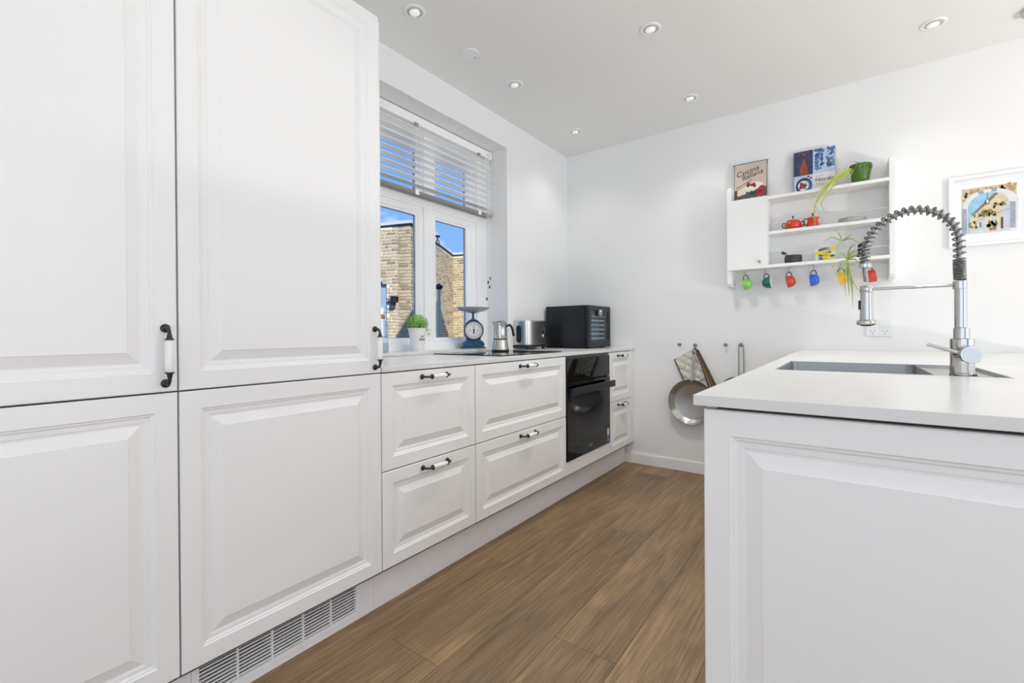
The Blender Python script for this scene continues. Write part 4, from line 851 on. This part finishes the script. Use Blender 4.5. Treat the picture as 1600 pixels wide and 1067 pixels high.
art('blooms', (190, 132, 84), blobs(12, .40, .62, .37, .50, .022, 53) + blobs(6, .62, .82, .55, .63, .02, 54), .0028)
art('dark', (84, 74, 66), [rect(.72, .05, .76, .30), rect(.62, .10, .645, .24), rect(.50, .12, .52, .26), rect(.34, .12, .36, .24), rect(.26, .12, .275, .22)] + blobs(8, .16, .40, .34, .46, .018, 55) + [[(.44, .70), (.50, .72), (.52, .62), (.47, .60), (.43, .63)], rect(.475, .70, .482, .86)], .0028)
art('lantern', (226, 222, 206), [[(.455, .70), (.495, .71), (.505, .64), (.465, .62)]], .0031)
art('street', (206, 208, 214), [[(.12, 0), (.90, 0), (.84, .08), (.16, .07)]], .0022, vary=.08, vscale=50)
art('bush', (74, 128, 58), blobs(10, .50, .64, .12, .20, .045, 56), .0031, vary=.2, vscale=60)
art('terracotta', (188, 92, 60), [[(.52, .03), (.57, .03), (.58, .09), (.51, .09)], [(.59, .03), (.63, .03), (.64, .09), (.58, .09)]], .0034)

so = thing('wall_socket', 'white double wall socket with switches, behind the tap head', 'socket', (.155, BK, 1.02))
SOC = mat('socket_white', (236, 236, 236), .35)
fpz = G().box(.092, .214, BK - .008, BK - .0005, .974, 1.066).obj('socket_plate', SOC, so, bevel=.002)
for x in (.1255, .1805):
    G().box(x - .0255, x + .0255, BK - .0095, BK - .0075, .982, 1.022).obj('socket_insert', SOC, so, bevel=.001)
    G().box(x - .0255, x + .0255, BK - .0110, BK - .0075, 1.0245, 1.059).obj('rocker_switch', SOC, so, bevel=.001)
    for dx, dz, r_ in ((-.0095, 1.004, .0026), (.0095, 1.004, .0026), (0, .990, .0026)): G().lathe([(r_, 0), (r_, .0004)], 12, (x + dx, BK - .0094, dz), (0, -1, 0)).obj('pin_hole', INK, so)

def wall_knob(x, z, label):
    t = thing('wall_hook', label, 'hook', (x, BK, z), group='steel hooks in a row on the back wall', local=True)
    G().lathe([(.009, .0005), (.009, .003), (.0042, .004), (.0038, .022), (.006, .025), (.0102, .027), (.0110, .030), (.0095, .034), (.004, .036)], 24, (0, 0, 0), (0, -1, 0)).obj('hook_knob', mat('knob_steel', (150, 149, 146), .3, 1.0), t, smooth=40)
    G().tube([(0, -.014, -.003), (0, -.016, -.012)], .0022, 8).obj('hook_pin', mat('knob_steel', (150, 149, 146), .3, 1.0), t)
wall_knob(-.978, .917, 'empty steel wall hook left of the frying pan, first in the row')
wall_knob(-.868, .914, 'steel wall hook holding the frying pan and pot holders')
wall_knob(-.668, .917, 'empty steel wall hook between the two hanging pans')
wall_knob(-.570, .915, 'steel wall hook holding the long looped wire handle')

pn = thing('frying_pan', 'large stainless steel frying pan hanging on the back wall', 'frying pan', (-.886, 3.352, .36))
PS = mat('pan_steel', (172, 170, 166), .26, 1.0, vary=.14, vscale=7)
PCY = 3.354
cz_ = .512
G().lathe([(.001, 0), (.122, 0), (.130, .003), (.154, .034), (.159, .040), (.1595, .042), (.1575, .0425), (.152, .036), (.128, .0062), (.120, .004), (.001, .0035)], 64, (-.886, PCY, cz_), (0, -1, 0), cap=False).obj('pan_body', PS, pn, smooth=40)
hd = [(-.0080, 0), (.0080, 0), (.0066, .06), (.0095, .13), (.0125, .185), (.0115, .200), (.006, .208), (-.006, .208), (-.0115, .200), (-.0125, .185), (-.0095, .13), (-.0066, .06)]
def hfn(a, b, d):
    t = b / .208; return (-.880 + a + .014 * t, PCY - .048 + .012 * t + d, cz_ + .158 + b)
hnd = G().prism(hd, 0, .005, hfn).obj('pan_handle', PS, pn, bevel=.0015)
c_ = Vector(hfn(0, .186, -.0004)); G().lathe([(.0055, 0), (.0055, .0005)], 16, c_, (0, -1, 0)).obj('hanging_hole', INK, hnd)
G().box(-.889, -.871, PCY - .049, PCY - .038, cz_ + .146, cz_ + .163).obj('handle_bracket', PS, pn, bevel=.003)
G().tube(spline([c_ + Vector((0, .001, .004)), c_ + Vector((-.003, .002, .022)), Vector((-.868, 3.350, .910))], 4), .0018, 6).obj('hanging_ring', INK, pn)

# quilted pot holder (rotated square) with dark binding
ph = thing('pot_holder', 'beige quilted pot holder with dark edge hanging behind the frying pan', 'pot holder', (-.871, 3.366, .893))
C0, e1, e2 = Vector((-.869, 0, .893)), Vector((-.146, 0, -.083)), Vector((.086, 0, -.196))
n = 48; g = G(); v = []; f = []
for j in range(n + 1):
    for i in range(n + 1):
        a, b = i / n, j / n; q = abs(math.sin((a + b) * PI * 3)) * abs(math.sin((a - b) * PI * 3)); p = C0 + e1 * a + e2 * b; p.y = 3.3685 - .0085 * q ** .6; v.append(p)
m_ = len(v); v += [Vector((p.x, 3.3695, p.z)) for p in v]
for j in range(n):
    for i in range(n): k = j * (n + 1) + i; f += [(k, k + 1, k + n + 2, k + n + 1), (m_ + k, m_ + k + n + 1, m_ + k + n + 2, m_ + k + 1)]
for i in range(n): f += [(i, m_ + i, m_ + i + 1, i + 1), (n * (n + 1) + i, n * (n + 1) + i + 1, m_ + n * (n + 1) + i + 1, m_ + n * (n + 1) + i)]
for j in range(n): k = j * (n + 1); f += [(k, k + n + 1, m_ + k + n + 1, m_ + k), (k + n, m_ + k + n, m_ + k + 2 * n + 1, k + 2 * n + 1)]
g.add(v, f).obj('quilted_pad', mat('quilt_beige', (220, 215, 203), .9, vary=.08, vscale=30, bump=.3, bscale=200), ph, smooth=60)
BIND = mat('binding_brown', (84, 76, 66), .85, vary=.3, vscale=80)
for a, b in ((C0 + e1, C0 + e1 + e2), (C0, C0 + e2)): G().tube([Vector((p.x, 3.3620, p.z)) for p in (a, (a + b) / 2, b)], .0046, 8).obj('binding', BIND, ph, smooth=60)
G().tube([Vector((-.869 + .008 * math.cos(t), 3.366, .900 + .010 * math.sin(t))) for t in [k * PI / 8 for k in range(16)]], .0014, 6, True).obj('loop', BIND, ph)
# striped brown cloth
tw = thing('folded_cloth', 'folded brown striped cloth hanging right of the frying pan', 'cloth', (-.856, 3.360, .880))
cols = [(70, 58, 48), (196, 170, 136), (92, 66, 50), (160, 130, 100), (76, 54, 42), (112, 96, 78)]
for k, c in enumerate(cols):
    t0, t1 = k / 6, (k + 1) / 6; top0, top1 = Vector((-.862, 0, .880)), Vector((-.846, 0, .884)); bo0, bo1 = Vector((-.772, 0, .600)), Vector((-.708, 0, .600))
    a, b, c2, d = top0.lerp(top1, t0), top0.lerp(top1, t1), bo0.lerp(bo1, t1), bo0.lerp(bo1, t0)
    yk = 3.343 + .004 * (k % 2)
    g = G(); g.prism([(p.x, p.z) for p in (a, b, (b + c2) / 2 + Vector((.002, 0, 0)), c2, d, (a + d) / 2 + Vector((.002, 0, 0)))], yk, yk + .008, lambda x, z, q: (x, q, z)); g.obj('cloth_stripe', mat('cloth_%d' % k, c, .9, vary=.15, vscale=60), tw, bevel=.002)
# second pan on a long looped handle
p2 = thing('black_pan', 'black rimmed pan on a long steel wire handle, mostly hidden by the island', 'pan', (-.572, 3.352, .42))
lp = [(-.584, 3.343, .700), (-.584, 3.343, .80), (-.5835, 3.345, .905), (-.579, 3.345, .922), (-.570, 3.345, .9275), (-.561, 3.345, .922), (-.5555, 3.345, .905), (-.553, 3.343, .80), (-.553, 3.343, .700)]
G().tube(spline(lp, 5), .0034, 8).obj('wire_handle', mat('wire_steel', (150, 148, 144), .3, 1.0), p2, smooth=60)
G().lathe([(.001, 0), (.100, 0), (.132, .034), (.134, .036), (.130, .036), (.098, .004), (.001, .004)], 48, (-.580, PCY, .572), (0, -1, 0), cap=False).obj('pan_body', mat('pan_black', (30, 30, 32), .4), p2, smooth=40)

# ------------------------------------------------------------------ ceiling fittings
DL_RING = G().lathe([(.034, -.002), (.038, -.0050), (.046, -.0050), (.050, -.0025), (.0505, 0)], 40, (0, 0, 0), cap=False).mesh('trim_ring', TRIM, smooth=50)
DL_CUP = G().lathe([(.0345, -.003), (.034, .0), (.0335, -.0012), (.028, -.0008), (.001, -.0006)], 36, (0, 0, 0), cap=False).mesh('reflector', mat('reflector', (206, 206, 204), .3, .5), smooth=60)
DL_BULB = G().lathe([(.022, 0), (.0235, -.003), (.023, -.009), (.020, -.0125), (.001, -.0135)], 32, (0, 0, 0)).mesh('lamp_glass', mat('lamp_glass', (238, 238, 234), .12, coat=.6, emit=.25), smooth=50)
def downlight(x, y, power):
    d = bpy.data.lights.new('downlight', 'SPOT'); d.energy = power; d.spot_size = math.radians(120); d.spot_blend = 1.0; d.shadow_soft_size = .035; d.color = (1.0, .985, .96)
    o = bpy.data.objects.new('downlight', d); COL.objects.link(o); o.location = (x, y, CZ - .03)
for x, y, lb in ((-1.599, 1.428, 'round recessed ceiling downlight nearest the tall cabinet'), (-1.592, 2.196, 'round recessed ceiling downlight above the window, middle of its row'), (-1.606, 2.968, 'round recessed ceiling downlight in the far corner above the worktop'),
                 (-.768, 2.189, 'round recessed ceiling downlight over the middle of the floor'), (-.795, 2.980, 'round recessed ceiling downlight in front of the back wall, above the pans'), (.345, 2.965, 'round recessed ceiling downlight above the shelf and picture, rightmost')):
    t = thing('ceiling_downlight', lb, 'ceiling light', (x, y, CZ - .0004), group='recessed ceiling downlights', local=True)
    downlight(x, y, 4.5 if x < -1.5 else 42 if y < 2.5 else 8 if x < 0 else 4)
    inst(DL_RING, 'trim_ring', t, Matrix()); inst(DL_CUP, 'reflector', t, Matrix()); inst(DL_BULB, 'lamp_glass', t, Matrix.Rotation(.12, 4, 'X'))
for x, y, lb in ((-.78, 1.43, 'over the near floor strip, just above the frame'), (-.78, .66, 'over the floor strip beside the tall cabinets'), (.345, 2.19, 'above the island sink'), (.345, 1.43, 'above the near end of the island'), (.345, .66, 'above the camera'), (1.47, 2.96, 'right of the picture, by the back wall'), (1.47, 2.19, 'right of the island sink'), (1.47, 1.43, 'right of the near end of the island'), (1.47, .66, 'right of the camera')):
    t = thing('ceiling_downlight', 'round recessed ceiling downlight ' + lb, 'ceiling light', (x, y, CZ - .0004), group='recessed ceiling downlights out of view', local=True)
    downlight(x, y, 5)
    inst(DL_RING, 'trim_ring', t, Matrix()); inst(DL_CUP, 'reflector', t, Matrix()); inst(DL_BULB, 'lamp_glass', t, Matrix())
cd = thing('ceiling_cover', 'plain round white blanking cover on the ceiling', 'cover', (-1.601, 1.813, CZ), local=True)
G().lathe([(.046, -.0005), (.0465, -.003), (.044, -.006), (.001, -.0065)], 40, (0, 0, 0)).obj('cover_disc', TRIM, cd, smooth=40)
G().box(-.006, .006, .036, .040, -.0068, -.0045).obj('cover_slot', mat('slot_grey', (90, 90, 88), .5), cd)
sd = thing('smoke_detector', 'grey white smoke detector at the right edge of the ceiling', 'smoke detector', (.715, 3.095, CZ), local=True)
G().lathe([(.052, -.0005), (.053, -.008), (.050, -.022), (.044, -.030), (.001, -.033)], 40, (0, 0, 0)).obj('detector_body', mat('detector_grey', (198, 198, 194), .5), sd, smooth=40)
G().lathe([(.030, -.0315), (.030, -.034), (.026, -.036)], 30, (0, 0, 0)).obj('detector_grille', mat('detector_dark', (150, 150, 146), .5), sd)

# ------------------------------------------------------------------ added fill lamps out of view, shaped as floor uplighters, to brighten the ceiling
def uplighter(x, y, power, label):
    t = thing('fill_uplight', label, 'fill lamp', (x, y, 0), group='added ceiling fill lamps', local=True)
    G().lathe([(.15, 0), (.155, .006), (.15, .02), (.06, .03)], 32, (0, 0, 0)).obj('lamp_base', STEEL, t, smooth=40)
    G().lathe([(.03, .028), (.03, .30)], 16, (0, 0, 0)).obj('lamp_stem', STEEL, t, smooth=40)
    G().lathe([(.03, .29), (.12, .31), (.22, .36), (.28, .43), (.275, .43), (.215, .365), (.12, .32), (.001, .30)], 40, (0, 0, 0), cap=False).obj('lamp_shade', TRIM, t, smooth=50)
    d = bpy.data.lights.new('ceiling_fill', 'AREA'); d.shape = 'DISK'; d.size = .40; d.energy = power; d.color = (1.0, .988, .962)
    o = bpy.data.objects.new('ceiling_fill', d); COL.objects.link(o); o.parent = t; o.location = (0, 0, .425); o.rotation_euler = (PI, 0, 0)
uplighter(1.2, -1.8, 14, 'added steel fill lamp facing up, unseen behind the camera')
uplighter(2.75, 1.4, 72, 'added steel fill lamp facing up, unseen right of the island')

# ------------------------------------------------------------------ outdoors
struct(G().box(-60, TW, -50, 60, -.5, -.25).obj('ground', mat('paving', (150, 146, 138), .9, vary=.15, vscale=3)))
# this house's own gabled wing and roof, unseen, shaped to shadow the brick house
yr, zr, hw = 4.4, 5.45, 2.9
gp2 = [(yr - hw, 2.80), (yr + hw, 2.80), (yr, zr)]
struct(G().prism(gp2, TW - .1, 6.0, lambda a, b, d: (d, a, b)).obj('roof', mat('roof_tile', (70, 66, 64), .8)))
struct(G().box(TW, 6.0, BK + .21, yr + hw - .3, -.25, 2.80).obj('wall_wing', mat('outer_wall', (190, 180, 160), .9, vary=.1)))
# the neighbouring brick house
BR = mat('brick', (180, 164, 136), .85, vary=.25, vscale=22, bump=.4, bscale=90, island=.42); MOR = mat('mortar', (226, 220, 202), .95, vary=.06, vscale=30)
AB = Vector((-7.118, 6.205, 0)); dA = Vector((-.956, -.292, 0)).normalized(); dB = Vector((-.514, .857, 0)).normalized(); BL_ = 3.774; BC = AB + dB * BL_; dC = -dA
nA = Vector((.292, -.956, 0)).normalized(); nB = Vector((.857, .514, 0)).normalized(); HT = 3.235
hs_ = thing('brick_house', 'yellow brick house with flat roof edge seen through the window', 'house', AB)
def wall_geo(p, d, back, ln, z0, z1, name, m, l0=0):
    v = []
    for z in (z0, z1):
        for q in (p + d * l0, p + d * ln, p + d * ln + back * .3, p + d * l0 + back * .3): v.append((q.x, q.y, z))
    return G().add(v, [(0, 1, 2, 3), (4, 5, 6, 7), (0, 1, 5, 4), (1, 2, 6, 5), (2, 3, 7, 6), (3, 0, 4, 7)]).obj(name, m, hs_)
DW0, DW1, DH = .575, 1.45, 2.05
wall_geo(AB, dA, dB, DW0, -.25, HT, 'wall', MOR); wall_geo(AB, dA, dB, DW1, DH, HT, 'wall', MOR, l0=DW0); wall_geo(AB, dA, dB, 5.0, -.25, HT, 'wall', MOR, l0=DW1)
wall_geo(AB, dB, dA, BL_, -.25, HT, 'wall', MOR); wall_geo(BC, dC, dB, 3.0, -.25, HT, 'wall', MOR)
BH, BLN, MJ = .049, .228, .018
def brick_mesh(ln, d, nrm, seed=0):
    rj = random.Random(seed); h = ln / 2 - MJ / 2; v = []; edge = []
    nx = 4
    for i in range(nx): edge.append((-h + 2 * h * i / (nx - 1), -BH / 2))
    for i in range(nx): edge.append((h - 2 * h * i / (nx - 1), BH / 2))
    edge = [(a + rj.uniform(-.004, .004), b + rj.uniform(-.0045, .0045)) for a, b in edge]; m_ = len(edge)
    for s_, o in ((1, 0), (1, .006), (.93, .011)):
        for a, b in edge:
            p = d * (a * (1 if s_ == 1 else .975)) + nrm * o; v.append((p.x, p.y, b * s_))
    f = [tuple(range(2 * m_, 3 * m_))] + [(k2 * m_ + i, k2 * m_ + (i + 1) % m_, k2 * m_ + m_ + (i + 1) % m_, k2 * m_ + m_ + i) for k2 in range(2) for i in range(m_)]
    return v, f
CRS = BH + MJ
def courses(l0, l1, z0, z1, rg):
    out_ = []; n0 = math.ceil((z0 + .25) / CRS); n1 = int((z1 + .25) / CRS)
    for c in range(n0, n1):
        z = -.25 + (c + .5) * CRS; x = l0 - (BLN / 2 if c % 2 else 0) - (.06 if c % 3 == 0 else 0)
        while x < l1:
            ln = BLN if rg.random() > .18 else BLN / 2
            a, b = max(x, l0), min(x + ln, l1)
            if b - a > .05: out_.append(((a + b) / 2, z, b - a))
            x += ln
    return out_
rg = random.Random(11); cacheA = {}; nb = 0; rest = G()
for x, z, ln in courses(0.0, 1.45, .55, HT - .03, rg):
    if DW0 < x < DW1 and z < DH + .03: continue
    if x + ln / 2 > DW0 and x < DW0 and z < DH: ln2 = DW0 - (x - ln / 2); x = x - ln / 2 + ln2 / 2; ln = ln2
    if ln < .05: continue
    key = (round(ln, 2), rg.randrange(5))
    if key not in cacheA:
        v, f = brick_mesh(key[0], dA, nA, key[1]); cacheA[key] = G().add(v, f).mesh('brick', BR)
    p = AB + dA * x
    if nb < 298:
        inst(cacheA[key], 'brick', hs_, Matrix.Translation(Vector((p.x, p.y, z)) - AB)); nb += 1
    else:
        v, f = brick_mesh(ln, dA, nA); rest.add([(a + p.x, b + p.y, c + z) for a, b, c in v], f)
for (P0, d, nrm, l0, l1) in ((AB, dB, nB, 0, BL_), (BC, dC, nA, 0, 3.0), (AB, dA, nA, 1.45, 5.0)):
    for x, z, ln in courses(l0, l1, .3, HT - .03, rg):
        v, f = brick_mesh(ln, d, nrm, rg.randrange(999)); p = P0 + d * x; rest.add([(a + p.x, b + p.y, c + z) for a, b, c in v], f)
ro = rest.obj('far_bricks', BR, hs_); ro['kind'] = 'stuff'
COP = mat('coping_grey', (206, 210, 216), .4, .2); SHD = mat('fascia_black', (24, 24, 25), .7)
for (P0, d, nrm, bk, l0, l1) in ((AB, dA, nA, dB, -.05, 5.0), (AB, dB, nB, dA, -.05, BL_), (BC, dC, nA, dB, -.05, 3.0)):
    for off, z0, z1, m, nm in ((.025, HT - .026, HT, SHD, 'fascia'), (.04, HT, HT + .065, COP, 'coping')):
        v = []
        for z in (z0, z1):
            for q in (P0 + d * l0 + nrm * off, P0 + d * l1 + nrm * off, P0 + d * l1 + bk * .4, P0 + d * l0 + bk * .4): v.append((q.x, q.y, z))
        G().add(v, [(0, 1, 2, 3), (4, 5, 6, 7), (0, 1, 5, 4), (1, 2, 6, 5), (2, 3, 7, 6), (3, 0, 4, 7)]).obj(nm, m, hs_)
def onA(l, o, z): p = AB + dA * l + nA * o; return Vector((p.x, p.y, z))
def boxA(l0, l1, o0, o1, z0, z1):
    return G().add([onA(l, o, z) for z in (z0, z1) for o in (o0, o1) for l in (l0, l1)], [(0, 2, 3, 1), (4, 5, 7, 6), (0, 1, 5, 4), (2, 6, 7, 3), (0, 4, 6, 2), (1, 3, 7, 5)])
dr_ = boxA(DW0, DW1, -.12, -.08, -.25, DH).obj('house_door', mat('door_bluegrey', (150, 168, 190), .5), hs_)
for z in (.95, 1.45): boxA(DW0, DW1, -.08, -.077, z, z + .012).obj('door_groove', mat('groove', (90, 104, 124), .6), dr_)
boxA(DW0 + .14, DW0 + .23, -.08, -.05, -.25, 1.55).obj('door_post', mat('white_post', (236, 236, 234), .5), dr_)
boxA(DW0, DW1, -.30, .004, DH, DH + .04).obj('lintel_shade', SHD, hs_)  # lintel coloured black to paint in the shadow over the door
# outdoor wall lamp
wl = thing('outdoor_lamp', 'black outdoor wall lamp on the brick house', 'wall lamp', onA(.33, .02, 1.72), local=False)
lz = 1.76; lbase = .33
boxA(lbase - .04, lbase + .04, .0115, .03, lz - .10, lz + .03).obj('lamp_mount', BLACKP, wl)
lc0 = onA(lbase, .13, lz)
G().tube([onA(lbase, .02, lz - .03), onA(lbase, .08, lz + .0), onA(lbase, .13, lz + .01)], .012, 8).obj('lamp_arm', BLACKP, wl)
G().lathe([(.105, 0), (.11, .010), (.05, .035), (.01, .042)], 28, lc0).obj('lamp_hood', mat('lamp_hood', (180, 186, 190), .4, .4), wl, smooth=40)
G().lathe([(.05, -.17), (.055, -.16), (.06, 0)], 20, lc0).obj('lamp_glass', BLACKP, wl, smooth=40)
# shepherd's crook in the courtyard, its pole behind the window mullion
HKX, HKY = -3.60, 3.395
ck = thing('garden_hook', 'black iron garden hook with a hanging ring against the sky', 'garden hook', (HKX, HKY, -.25))
kx, ky = HKX, HKY; rv = Vector((.72, .69, 0)).normalized()
kp = lambda s, z: Vector((kx, ky, 0)) + rv * s + Vector((0, 0, z))
G().tube([kp(0, -.25), kp(0, 1.0), kp(0, 2.05)], .010, 8).obj('hook_pole', BLACKP, ck)
G().tube([kp(0, 2.045), kp(.06, 2.05), kp(.115, 2.045)], [.011, .012, .012], 8).obj('hook_arm', BLACKP, ck)
G().tube([kp(.085 + .0, 2.045), kp(.088, 2.00)], .007, 8).obj('hook_link', BLACKP, ck)
G().tube([kp(.088 + .018 * math.cos(t * PI / 10), 1.975 + .030 * math.sin(t * PI / 10)) for t in range(20)], .0042, 6, True).obj('hook_ring', BLACKP, ck)
# slim white garden post with black cap in front of the brick wall
po = thing('garden_post', 'slim pale garden post with black cap outside the right window light', 'post', (-5.4, 5.300, -.25)); q0 = Vector(po.location)
G().lathe([(.028, 0), (.028, 1.98)], 16, q0).obj('post_shaft', mat('post_pale', (226, 216, 198), .6), po, smooth=40)
G().lathe([(.03, 1.98), (.05, 1.99), (.07, 2.03), (.035, 2.06), (.01, 2.08)], 20, q0).obj('post_cap', BLACKP, po, smooth=40)
